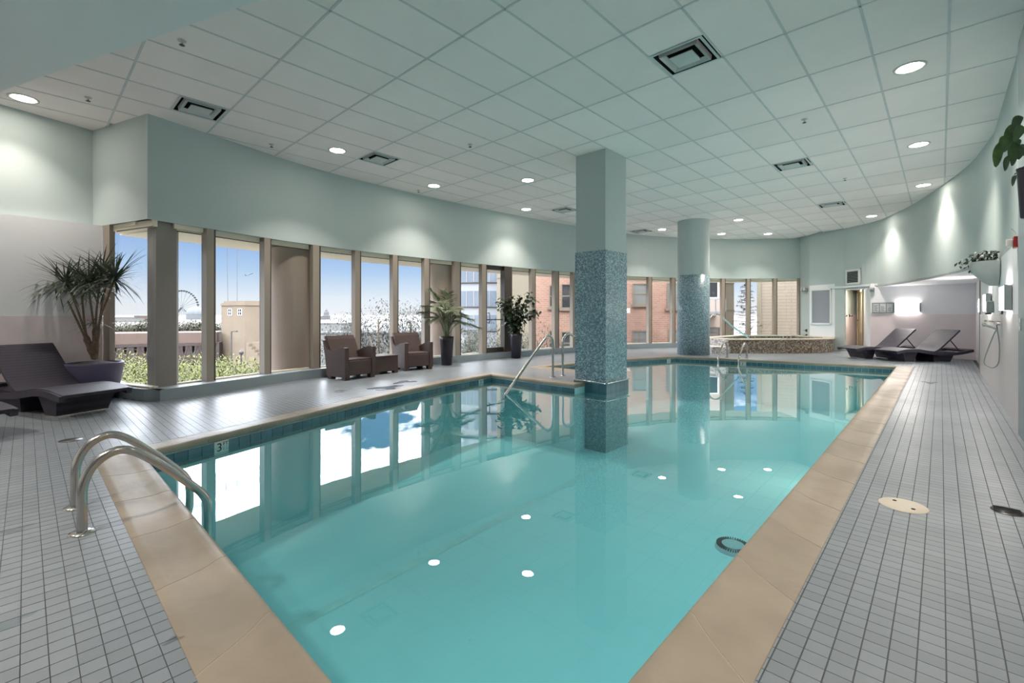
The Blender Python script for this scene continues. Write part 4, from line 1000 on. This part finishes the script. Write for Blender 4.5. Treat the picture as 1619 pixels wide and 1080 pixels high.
# panel window, grille, lights and knobs on the end walls
EP = [(-2.61, 18.7), (-3.44, 19.28)]
def on_wall(a, b, px0, px1, z0, z1, out, th=.02):
    p0, p1 = ray_line(px0, a, b), ray_line(px1, a, b); L = math.hypot(p1[0] - p0[0], p1[1] - p0[1]); nx, ny = (p1[1] - p0[1]) / L, -(p1[0] - p0[0]) / L
    if nx * -p0[0] + ny * -p0[1] < 0: nx, ny = -nx, -ny
    c = ((p0[0] + p1[0]) / 2, (p0[1] + p1[1]) / 2)
    return c, L, math.atan2(p1[1] - p0[1], p1[0] - p0[0]), (nx, ny)
def frame_panel(name, label, cat, wl_, px0, px1, py0, py1, mm, fm='white_frame', bw=.05):
    c, L, rz, nn = on_wall(*wl_, px0, px1, 0, 0, 0); z0, z1 = zat(py1, *c), zat(py0, *c)
    t = thing(name, label, cat, (c[0], c[1], z0), rz); H_ = z1 - z0
    MB().box(-L / 2 + bw * .5, L / 2 - bw * .5, -.02, -.002, bw * .5, H_ - bw * .5).build('panel', mm, t)
    for a in ((-L / 2, -L / 2 + bw, 0, H_), (L / 2 - bw, L / 2, 0, H_), (-L / 2, L / 2, 0, bw), (-L / 2, L / 2, H_ - bw, H_)): MB().box(a[0], a[1], -.035, -.001, a[2], a[3]).build('frame_bar', fm, t)
    return t, L, H_
frame_panel('framed_panel', 'tall grey glass panel in a white frame on the end wall', 'panel', EP, 1283, 1315, 457, 513, 'panel_grey')
UW = [(-1.44, 17.78), (-2.34, 18.64)]
t, L, H_ = frame_panel('wall_grille', 'dark air grille in a white frame above the vestibule', 'grille', UW, 1338, 1360.5, 426, 450, 'vent_dark', bw=.06)
for k in range(8): MB().box(-L / 2 + .05, L / 2 - .05, -.03, -.02, .06 + k * (H_ - .1) / 8, .075 + k * (H_ - .1) / 8).build('slat', 'sconce_metal', t)
def boxy(name, label, cat, wl_, px0, px1, py0, py1, mm, dep=.08):
    c, L, rz, nn = on_wall(*wl_, px0, px1, 0, 0, 0); z0, z1 = zat(py1, *c), zat(py0, *c)
    t = thing(name, label, cat, (c[0], c[1], z0), rz); bevel(MB().box(-L / 2, L / 2, -dep, -.001, 0, z1 - z0).build('body', mm, t), .008)
    for sg in (-1, 1): MB().tube([(sg * L * .25, -dep - .03, (z1 - z0) * .75), (sg * L * .25, -dep, (z1 - z0) * .75)], L * .16, 10).build('lamp_head', 'lens_clear', t)
    return t
SW = [(-3.44, 19.28), (-3.84, 19.84)]
boxy('emergency_light', 'small grey emergency light left of the framed panel', 'emergency light', SW, 1269.5, 1278, 456, 460.5, 'sconce_metal')
NB2 = NB
boxy('emergency_light', 'small grey emergency light beside the vestibule opening', 'emergency light', NB2, 1376.5, 1383, 455, 461.5, 'sconce_metal')
VW = [(-2.61, 18.7), (-2.27, 21.0)]
for i, px in enumerate((1333.5, 1342)):
    p = ray_line(px, *VW); z = zat(499, *p)
    t = thing('wall_hook', ['left dark hook on the vestibule wall', 'right dark hook on the vestibule wall'][i], 'hook', (p[0] + .01, p[1], z))
    MB().box(0, .02, -.04, .04, -.05, .05).build('plate', 'black', t); MB().tube(smooth_path([(.02, 0, .0), (.08, 0, -.03), (.09, 0, .03)], 4), .012, 6).build('hook', 'black', t)
for i, py in enumerate((522.5, 530.5)):
    p = ray_line(1275, *SW); z = zat(py, *p); t = thing('control_knob', ['upper hot tub control knob on the end wall', 'lower hot tub control knob on the end wall'][i], 'knob', (*p, z))
    MB().tube([(0, 0, 0), (.03, -.06, 0)], .05, 12).build('dial', 'black', t); MB().box(-.1, .1, -.07, -.05, -.008, .008).build('lever', 'steel', t)
# fire strobe, shower, dispenser, switch on the right wall
t = thing('fire_strobe', 'red and clear fire alarm strobe high on the right wall', 'fire alarm', (wx, 7.25, 1.99))
bevel(MB().box(-.03, 0, -.07, .07, -.06, .06).build('base', 'red', t), .006); bevel(MB().box(-.085, -.03, -.05, .05, -.045, .035).build('lens', 'lens_clear', t), .01)
MB().tube(smooth_path([(-.005, 0, .06), (-.012, .03, .11), (-.04, .05, .16)], 4), .004, 6).build('conduit', 'sconce_metal', t)
t = thing('hand_shower', 'chrome shower mixer with hanging hose on the right wall', 'shower', (wx - .015, 9.0, 1.1)); 
MB().tube([(-.03, -.06, 0), (-.03, .12, 0)], .022, 12).build('mixer_body', 'steel', t)
for y in (-.05, .11): MB().tube([(0, y, 0), (-.03, y, 0)], .03, 12).build('wall_flange', 'steel', t)
MB().tube(smooth_path([(-.03, .1, .01), (-.08, .11, .025), (-.14, .12, .03)], 4), .012, 8).build('spout', 'steel', t)
MB().tube(smooth_path([(-.02, 0, -.09), (-.09, .05, -.05), (-.15, .10, -.02)], 4), [.012] * 4 + [.016] * 3 + [.026, .026], 8).build('shower_head', 'steel', t)
MB().tube(smooth_path([(-.03, .0, -.02), (-.02, .0, -.12), (-.004, .0, -.30), (-.01, .0, -.52), (-.05, .0, -.60), (-.10, .02, -.60), (-.145, .04, -.54), (-.11, .03, -.36), (-.05, .02, -.14), (-.025, .01, -.09)], 6), .007, 8).build('hose', 'sconce_metal', t)
t = thing('soap_dispenser', 'small grey soap dispenser below the ivy planter', 'dispenser', (wx, 10.3, 1.24)); bevel(MB().box(-.075, 0, -.06, .06, 0, .19).build('body', 'sconce_metal', t), .015); MB().box(-.09, -.02, -.03, .03, -.02, 0).build('nozzle', 'black', t)
t = thing('wall_sign', 'narrow dark framed sign on the right wall by the nearest sconce', 'sign', (wx, 8.95, 1.22)); MB().box(-.012, 0, -.10, .10, 0, .32).build('frame', 'frame_dark', t); MB().box(-.014, -.012, -.085, .085, .015, .305).build('sheet', 'paper', t)
t = thing('light_switch', 'white light switch plate at the right picture edge', 'switch', (RIGHT_X - .036, 6.72, 1.06)); MB().box(-.008, 0, -.04, .04, 0, .12).build('plate', 'white_frame', t); MB().box(-.014, -.008, -.012, .012, .04, .08).build('toggle', 'white_frame', t)

# ================================================================== OUTSIDE
GZ = -7.0
tag(MB().lathe([(0, 0), (60, 0), (400, 0), (5000, 0)], (-20, 20, GZ), 48, smooth=False).build('ground_outside', 'ground_far'), kind='structure')
def blob_leaves(m_, c, rx, ry, rz, n_, size, shell=.55):
    for k in range(n_):
        while True:
            v = Vector((vary(1), vary(1), vary(1)))
            if shell * shell < v.length_squared < 1: break
        p = Vector((c[0] + v.x * rx, c[1] + v.y * ry, c[2] + v.z * rz)); az = 2 * PI * random.random()
        m_.leaf(p, (math.cos(az), math.sin(az), vary(.9)), size * random.uniform(.7, 1.3), size * .6, droop=.5, segs=1, shape=lambda t_: (.35, 1.0, .3)[min(2, int(t_ * 2.99))] if t_ else .5)
def tree(name, label, px, ytop, d, rx, rz, mt, nleaf=900, size=.16, cat='tree', group=None, lumps=6, shell=.5):
    top = at(px, ytop, d); c = Vector((top.x, top.y, top.z - rz))
    t = thing(name, label, cat, (c.x, c.y, GZ), group=group)
    h = c.z - GZ; fol = MB()
    MB().tube(smooth_path([(0, 0, 0), (vary(.1), vary(.1), h * .5), (vary(.2), vary(.2), h + rz * .4)], 4), [.14, .13, .12, .11, .1, .09, .07, .05, .03], 8).build('trunk', 'bark', t)
    for i in range(lumps):
        a = 2 * PI * i / lumps + vary(.4); q = Vector((math.cos(a) * rx * .5, math.sin(a) * rx * .5, h + vary(.35) * rz))
        MB().tube([(0, 0, h * .7), tuple(q)], [.05, .012], 6).build('branch', 'bark', t)
        blob_leaves(fol, q, rx * .62, rx * .62, rz * .6, nleaf // lumps, size, shell)
    blob_leaves(fol, (0, 0, h + rz * .25), rx * .6, rx * .6, rz * .75, nleaf // lumps, size, shell)
    fol.build('foliage', mt, t); return t
random.seed(21)
BT = [(196, 556, 12.5, 1.0, 'sunlit yellow-green treetop behind the potted dracaena bowl'), (226, 578, 11.0, .8, 'sunlit low treetop just left of the corner post'),
      (292, 574, 11.5, .9, 'sunlit treetop in the narrow pane right of the corner post'), (322, 560, 13.0, 1.0, 'sunlit taller treetop behind the first mullion'),
      (352, 563, 12.5, 1.0, 'sunlit treetop below the stone bridge tower'), (384, 576, 11.5, .9, 'sunlit treetop behind the two street lamps'), (412, 566, 13.0, 1.0, 'sunlit treetop beside the left concrete column')]
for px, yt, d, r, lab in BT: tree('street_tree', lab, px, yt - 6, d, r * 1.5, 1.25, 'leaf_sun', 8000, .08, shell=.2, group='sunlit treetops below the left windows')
ST = [(548, 492, 19, 1.1, 'thin-leaved tree seen between the armchairs, left one'), (602, 470, 18, 1.5, 'thin-leaved tallest tree seen behind the low woven table'), (652, 474, 19, 1.3, 'thin-leaved tree seen behind the right armchair')]
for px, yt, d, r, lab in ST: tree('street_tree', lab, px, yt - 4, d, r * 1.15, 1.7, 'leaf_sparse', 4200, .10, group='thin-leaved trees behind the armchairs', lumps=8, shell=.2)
for px, yt, d, r, lab in ((590, 545, 16, 1.2, 'pale green shrub mass behind the low table'), (650, 545, 16, 1.2, 'pale green shrub mass behind the right armchair')):
    tree('street_tree', lab, px, yt, d, r, .9, 'leaf_hazy', 2600, .09, group='pale shrubs behind the armchairs')
GT = [(786, 500, 21, 1.6, 'green tree filling the lower half of the glazed door'), (822, 508, 22, 1.4, 'green tree behind the potted fig'), (858, 505, 22, 1.4, 'green tree in front of the brick wall'), (742, 505, 24, 1.0, 'green tree beside the grey pillar behind the palm fronds')]
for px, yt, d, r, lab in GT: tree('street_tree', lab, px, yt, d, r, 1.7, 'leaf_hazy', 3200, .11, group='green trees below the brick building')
# conifer in the far windows
c = at(1180, 448, 24.0); t = thing('conifer', 'open-branched conifer seen in the far windows above the hot tub', 'tree', (c.x, c.y, GZ)); h = c.z - GZ
MB().tube([(0, 0, 0), (0, 0, h)], [.16, .02], 8).build('trunk', 'bark', t); m_ = MB(); m2 = MB()
for k in range(70):
    z = h * (.55 + .45 * k / 70); L = 1.25 * (1 - k / 74) + .15; a = k * 2.4; e = Vector((math.cos(a) * L, math.sin(a) * L, z + .12 * L)); b = Vector((0, 0, z))
    m2.tube([b, b.lerp(e, .6), e], [.018, .012, .005], 5, caps=False)
    for q in range(44):
        p = b.lerp(e, .15 + .75 * random.random()); m_.leaf(p, (e - b).normalized() + Vector((vary(.9), vary(.9), vary(.5))), random.uniform(.14, .24), .06, droop=.4, segs=1)
m2.build('branches', 'bark', t); m_.build('needles', 'conifer', t)

def facade_frame(pxa, da, pxb, db):
    a, b = at(pxa, 497, da), at(pxb, 497, db); L = math.hypot(b.x - a.x, b.y - a.y); return a, b, L, math.atan2(b.y - a.y, b.x - a.x)
def building(name, label, pxa, da, pxb, db, z0, z1, depth, mt, cat='building'):
    a, b, L, rz = facade_frame(pxa, da, pxb, db)
    t = thing(name, label, cat, (a.x, a.y, GZ), rz); MB().box(0, L, 0, depth, 0, z1 - GZ).build('wall', mt, t); return t, L
def fwin(t, x0, x1, z0, z1, m1='win_dark', fr='sill_stone', split=True, sill=True):
    z0 -= GZ; z1 -= GZ
    f = MB()
    for a in ((x0 - .06, x0, z0 - .06, z1 + .06), (x1, x1 + .06, z0 - .06, z1 + .06), (x0, x1, z1, z1 + .06), (x0, x1, z0 - .06, z0)): f.box(a[0], a[1], -.06, .04, a[2], a[3])
    if split: f.box(x0, x1, -.04, .02, (z0 + z1) / 2 - .03, (z0 + z1) / 2 + .03)
    w_ = f.build('window', fr, t); MB().box(x0, x1, -.015, .0, z0, z1).build('pane', m1, w_)
    if sill: MB().box(x0 - .15, x1 + .15, -.14, .0, z0 - .2, z0 - .06).build('sill', 'sill_stone', w_)
# red brick building across the street
t, L = building('brick_building', 'red brick building with stone sills across the street', 838, 27, 1080, 26, 0, 12, 8, 'red_brick')
pxL = lambda px, z=None: None
def fx(t, pxa, da, pxb, db, px):
    a, b, L, rz = facade_frame(pxa, da, pxb, db); p = ray_line(px, (a.x, a.y), (b.x, b.y)); return math.hypot(p[0] - a.x, p[1] - a.y)
def zpx(py, d): return HC + (HY - py) / F_PX * d
BF = (838, 27, 1080, 26)
for p0, p1, y0, y1, mm in ((870, 881, 452, 484, 'win_dark'), (889, 905, 450, 486, 'win_dark'), (870, 881, 524, 560, 'win_dark'), (889, 905, 526, 560, 'win_dark'), (920, 938, 450, 486, 'win_dark'), (950, 968, 450, 486, 'win_dark'),
                           (1002, 1022, 450, 480, 'win_bright'), (1002, 1010, 524, 548, 'win_bright'), (1011, 1021, 524, 548, 'win_bright'), (1056, 1074, 450, 486, 'win_bright'), (1058, 1074, 522, 548, 'win_bright'), (920, 938, 524, 556, 'win_dark'), (950, 968, 524, 556, 'win_dark')):
    fwin(t, fx(t, *BF, p0), fx(t, *BF, p1), zpx(y1, 26.5), zpx(y0, 26.5), mm)
# curved white glass building with ribbon windows
c = at(775, 497, 70); t = thing('curved_office', 'white curved office building with bands of glass behind the palm', 'building', (c.x, c.y, GZ)); R_ = 8.0
MB().lathe([(R_, 0), (R_, 26)], (0, 0, 0), 48).build('wall', 'white_tower', t)
for k in range(6):
    z = 6 + k * 3.3; rb = MB().lathe([(R_ + .05, z), (R_ + .06, z + 2.1)], (0, 0, 0), 48).build('window', 'glass_blue', t)
    m_ = MB()
    for q in range(48): m_.box(R_, R_ + .12, -.05, .05, z, z + 2.1, Matrix.Rotation(2 * PI * q / 48, 4, 'Z'))
    m_.build('mullions', 'white_tower', rb)
    m_ = MB(); m_.lathe([(R_ + .02, z - .1), (R_ + .25, z - .1), (R_ + .25, z + .02), (R_ + .02, z + .02)], (0, 0, 0), 48); m_.build('ledge', 'city_grey', rb)
t, L = building('beige_tower', 'beige stone tower block seen through the glazed door', 786, 46, 800, 45, 0, 24, 6, 'beige_block')
for k in range(7): MB().box(-.02, L + .02, -.05, .02, 4 + k * 2.6, 4.08 + k * 2.6).build('joint', 'sill_stone', t)
t, L = building('glass_block', 'blue glass office block behind the potted fig', 800, 50, 842, 49, 0, zpx(436, 50), 8, 'glass_blue')
for k in range(6): MB().box(k * L / 5 - .06, k * L / 5 + .06, -.1, .02, 0, zpx(436, 50) - GZ).build('mullion', 'city_grey', t)
for k in range(5): MB().box(0, L, -.1, .02, 3 + k * 2.3, 3.15 + k * 2.3).build('band', 'white_tower', t)
t, L = building('grey_pier', 'grey concrete pier standing behind the palm fronds', 739, 30, 757, 30, 0, zpx(521, 30), 1, 'city_grey', 'pier')
# balcony block, beige block and sided house in the far windows
t, L = building('balcony_block', 'taupe apartment block with a white balcony above the hot tub', 1100, 27, 1146, 27, 0, 12, 5, 'concrete')
AF = (1100, 27, 1146, 27); x0, x1 = fx(t, *AF, 1112), fx(t, *AF, 1132)
fwin(t, fx(t, *AF, 1117), fx(t, *AF, 1134), zpx(470, 27), zpx(444, 27), 'win_dark', 'white_frame', False, False)
MB().box(x0 - .8, x1, -1.2, 0, zpx(497, 27) - GZ, zpx(494, 27) - GZ).build('balcony_slab', 'white_tower', t)
for zz in (474, 494): MB().box(x0 - .8, x1, -1.2, -1.12, zpx(zz, 27) - GZ - .04, zpx(zz, 27) - GZ + .06).build('balcony_rail', 'white_tower', t)
for k in range(4): MB().box(x0 - .8 + k * (x1 - x0 + .8) / 3 - .03, x0 - .8 + k * (x1 - x0 + .8) / 3 + .03, -1.2, -1.12, zpx(494, 27) - GZ, zpx(474, 27) - GZ).build('balcony_post', 'white_tower', t)
fwin(t, fx(t, *AF, 1118), fx(t, *AF, 1136), zpx(532, 27), zpx(519, 27), 'win_bright', 'sill_stone', True, False)
t, L = building('beige_block', 'plain pale beige block left of the conifer', 1143, 30, 1160.5, 30, 0, 14, 4, 'beige_block')
for zz in (449, 492): MB().box(0, L, -.03, .02, zpx(zz, 30) - GZ, zpx(zz, 30) - GZ + .08).build('joint', 'sill_stone', t)
t, L = building('sided_house', 'cream horizontally sided building right of the conifer', 1201, 25, 1290, 23.4, 0, 12, 4, 'siding')
MB().box(-.12, .08, -.08, .1, 0, 12 - GZ).build('corner_board', 'beige_block', t)

# stone bridge tower, bridge, lamps
a, b, L, rz = facade_frame(350, 60, 387, 58)
t = thing('bridge_tower', 'octagonal pale stone bridge tower with small windows near the top', 'tower', (a.x, a.y, GZ), rz); zt = zpx(479, 59) - GZ
k1 = L * .34
poly = [(0, 0), (L, 0), (L + k1, k1 * 1.2), (L + k1, L), (0, L * 1.1), (-.3, L * .5)]
MB().prism(poly, 0, zt).build('wall', 'stone_tower', t); MB().prism([(p[0] * 1.03 - .06, p[1] * 1.03 - .1) for p in poly], zt - .35, zt - .1).build('cornice', 'stone_tower', t)
MB().prism([(p[0] * .9 + .2, p[1] * .9 + .2) for p in poly], zt, zt + .25).build('roof', 'stone_tower', t)
for x in (.30, .72):
    f = MB().box(L * x, L * x + .75, -.05, .03, zt - 1.6, zt - .75).build('window', 'white_frame', t)
    for q in range(2):
        for r_ in range(2): MB().box(L * x + .07 + q * .34, L * x + .35 + q * .34, -.06, -.05, zt - 1.54 + r_ * .4, zt - 1.2 + r_ * .4).build('pane', 'win_dark', f)
MB().prism([(L + .1, .1), (L + 4.2, .6), (L + 4.2, 3), (L + .1, 3)], 0, zpx(541, 58) - GZ).build('stair_block', 'stone_tower', t)
for q in range(6): MB().box(L + .5 + q * .55, L + 1.05 + q * .55, -.2, .4, 0, zpx(543 + q * 4.5, 58) - GZ).build('stair', 'stone_tower', t)
for q in range(2): MB().tube([(.4 + q * 1.9, .6, zt), (.4 + q * 1.9 - .5 * (1 - q), .6, zt + 24)], .03, 5).build('cable', 'city_grey', t)
a, b, L, rz = facade_frame(90, 52, 342, 58)
t = thing('bridge', 'dark red truss bridge with tan deck and arched openings', 'bridge', (a.x, a.y, GZ), rz)
zd, zb = zpx(544, 55) - GZ, zpx(592, 55) - GZ; zb = max(zb, 1.0)
MB().box(0, L, 0, 6, zd - .15, zpx(527, 55) - GZ).build('deck', 'bridge_deck', t)
MB().box(0, L, -.25, 0, zd - .35, zd).build('top_chord', 'bridge_red', t); MB().box(0, L, -.25, 0, zb - .5, zb + .2).build('bottom_chord', 'bridge_red', t)
nn = 16
for q in range(nn + 1): MB().box(q * L / nn - .35, q * L / nn + .35, -.2, 5, zb, zd).build('pier', 'bridge_red', t)
for q in range(nn):
    m_ = MB(); x0 = q * L / nn; x1 = x0 + L / nn
    for sgn in (0, 1): m_.tube([(x0 if sgn else x1, -.1, zd), (x1 if sgn else x0, -.1, zb)], .16, 4)
    m_.build('brace', 'bridge_red', t)
p = at(366, 497, 34); t = thing('street_lamp', 'slender street lamp with a short arm before the bridge tower', 'street lamp', (p.x, p.y, GZ)); zl = zpx(524, 34) - GZ
MB().tube([(0, 0, 0), (0, 0, zl)], [.07, .05], 8).build('pole', 'lamp_post', t); e = Vector((Rv[0], Rv[1], 0)) * .38
MB().tube([(0, 0, zl), (e.x, e.y, zl + .02)], .035, 6).build('arm', 'lamp_post', t); MB().box(-.12, .12, -.06, .06, -.05, .05, Matrix.Translation(e + Vector((0, 0, zl)))).build('lamp_head', 'lamp_post', t)
p = at(381.5, 497, 26); t = thing('street_lamp', 'dark lantern street lamp in front of the tower stairs', 'street lamp', (p.x, p.y, GZ)); zl = zpx(560, 26) - GZ
MB().tube([(0, 0, 0), (0, 0, zl)], [.07, .045], 8).build('pole', 'frame_dark', t); MB().lathe([(.03, 0), (.12, .08), (.13, .2), (.05, .28), (0, .36)], (0, 0, zl - .06), 10).build('lantern', 'frame_dark', t)

# far things on the skyline
c = at(287, 486, 800); R_ = 29.0
t = thing('ferris_wheel', 'distant white ferris wheel on the skyline', 'ferris wheel', (c.x, c.y, GZ), YAW); hz = c.z - GZ
N_ = 40
MB().tube([(R_ * math.cos(2 * PI * k / N_), 0, hz + R_ * math.sin(2 * PI * k / N_)) for k in range(N_ + 1)], .5, 6).build('rim', 'wheel_white', t)
m_ = MB()
for k in range(20):
    a = 2 * PI * k / 20; m_.tube([(0, 0, hz), (R_ * math.cos(a), 0, hz + R_ * math.sin(a))], .28, 4, caps=False)
m_.build('spokes', 'wheel_white', t); MB().lathe([(0, -2), (2.4, -2), (2.4, 2), (0, 2)], (0, 0, hz), 16).build('hub', 'wheel_white', t)
gm = MB().box(-1.2, 1.2, -1.2, 1.2, -1.4, 1.2).mesh('gondola'); gm.materials.append(M['win_dark'])
for k in range(N_):
    a = 2 * PI * k / N_; o = bpy.data.objects.new('gondola', gm); col.objects.link(o); o.parent = t; o.location = (R_ * math.cos(a), 0, hz + R_ * math.sin(a))
for sg in (-1, 1):
    for dy in (-6, 6): MB().tube([(0, 0, hz), (sg * 18, dy, 0)], .9, 6).build('leg', 'wheel_white', t)
random.seed(9)
def far_block(label, p0, p1, ytop, d, mt, name='far_building', cat='building', z0=GZ):
    a, b = at(p0, ytop, d), at(p1, ytop, d); L = math.hypot(b.x - a.x, b.y - a.y); t = thing(name, label, cat, (a.x, a.y, GZ), YAW)
    MB().box(0, L, 0, L * .4, 0, a.z - GZ).build('wall', mt, t); MB().box(-L * .01, L * 1.01, -L * .01, L * .41, a.z - GZ, a.z - GZ + max(.2, L * .012)).build('roof', 'city_grey', t); return t
far_block('long low pinkish building on the horizon left of the corner post', 212, 250, 499.5, 500, 'bridge_deck')
far_block('pale low building on the horizon far left', 160, 212, 502.5, 480, 'city_white')
far_block('grey block right of the bridge tower', 398, 418, 498, 300, 'city_grey')
far_block('white low roof left of the armchairs', 505, 560, 512, 160, 'city_white')
far_block('white long low roof behind the armchairs', 500, 665, 528, 60, 'city_white')
far_block('pale distant block beside the stone spire', 500, 515, 500, 680, 'city_grey')
c = at(309, 508, 700); t = thing('glass_dome', 'faint domed hall at the foot of the ferris wheel', 'dome', (c.x, c.y, GZ)); r_ = 12.0
MB().lathe([(r_, 0), (r_, 8), (r_ * .95, 12), (r_ * .7, 17), (r_ * .35, 19.5), (0, 20.3)], (0, 0, 0), 24).build('shell', 'wheel_white', t); MB().lathe([(r_ * 1.02, 7.4), (r_ * 1.02, 8)], (0, 0, 0), 24).build('ring_beam', 'city_grey', t)
c = at(516, 487, 700); t = thing('spire_tower', 'small stone spire tower on the skyline left of the armchairs', 'tower', (c.x, c.y, GZ)); h = c.z - GZ
MB().lathe([(6, 0), (6, h * .35), (4.2, h * .4), (3.6, h * .66), (2.4, h * .7), (2, h * .82), (1, h * .86)], (0, 0, 0), 8, smooth=False).build('shaft', 'city_grey', t); MB().lathe([(1, h * .86), (0, h)], (0, 0, 0), 8).build('spire', 'city_grey', t)
random.seed(31)
for i in range(9):
    px = 182 + i * 27; lab = 'hazy green tree on the far bank, %s along the row' % ('first second third fourth fifth sixth seventh eighth ninth'.split()[i])
    tree('bank_tree', lab, px, 504 + vary(2), 110, 4.4, 3.0, 'leaf_bank', 2600, .5, shell=.2, group='hazy trees on the far bank')
# airplane
c = at(394, 434, 1500); t = thing('airplane', 'tiny airplane in the sky above the bridge tower', 'airplane', (c.x, c.y, c.z), YAW); t.rotation_euler = (math.radians(20), math.radians(-18), YAW)
MB().tube([(-14, 0, 0), (-12, 0, 0), (10, 0, 0), (14, 0, 0)], [.3, 1.6, 1.6, .4], 8).build('fuselage', 'city_grey', t)
m_ = MB(); m_.prism([(3, 0), (-3, 13), (-5, 13), (-2, 0), (-5, -13), (-3, -13)], -.2, .2); m_.build('wing', 'city_grey', t); MB().box(-14, -11, -.2, .2, 0, 5).build('tail_fin', 'city_grey', t)

# ================================================================== PUDDLES ON THE DECK
glassy('puddle_water', (0.78, 0.80, 0.83), 0.03, wave=0.0)
random.seed(77)
PU = [((14, 985), .05, 'small puddle at the left picture edge on the near deck'), ((275, 1012), .022, 'small puddle beside the near left coping'), ((20, 838), .055, 'puddle left of the near pool ladder'),
      ((612, 613), .22, 'long puddle on the deck in front of the right armchair'), ((640, 604), .16, 'thin puddle between the right armchair and the pool'), ((1470, 605), .12, 'puddle at the far end of the right deck')]
for (px, py), r, lab in PU:
    c = G(px, py); n_ = 22; pts = []
    for k in range(n_):
        a = 2 * PI * k / n_; rr = r * (0.75 + .3 * math.sin(a * 3 + px) + random.uniform(-.12, .12)); pts.append((math.cos(a) * rr, math.sin(a) * rr * 1.7, .0012))
    m_ = MB(); m_.face(pts); tag(m_.build('puddle', 'puddle_water', None, (c[0], c[1], 0)), lab, 'puddle', 'puddles on the deck')
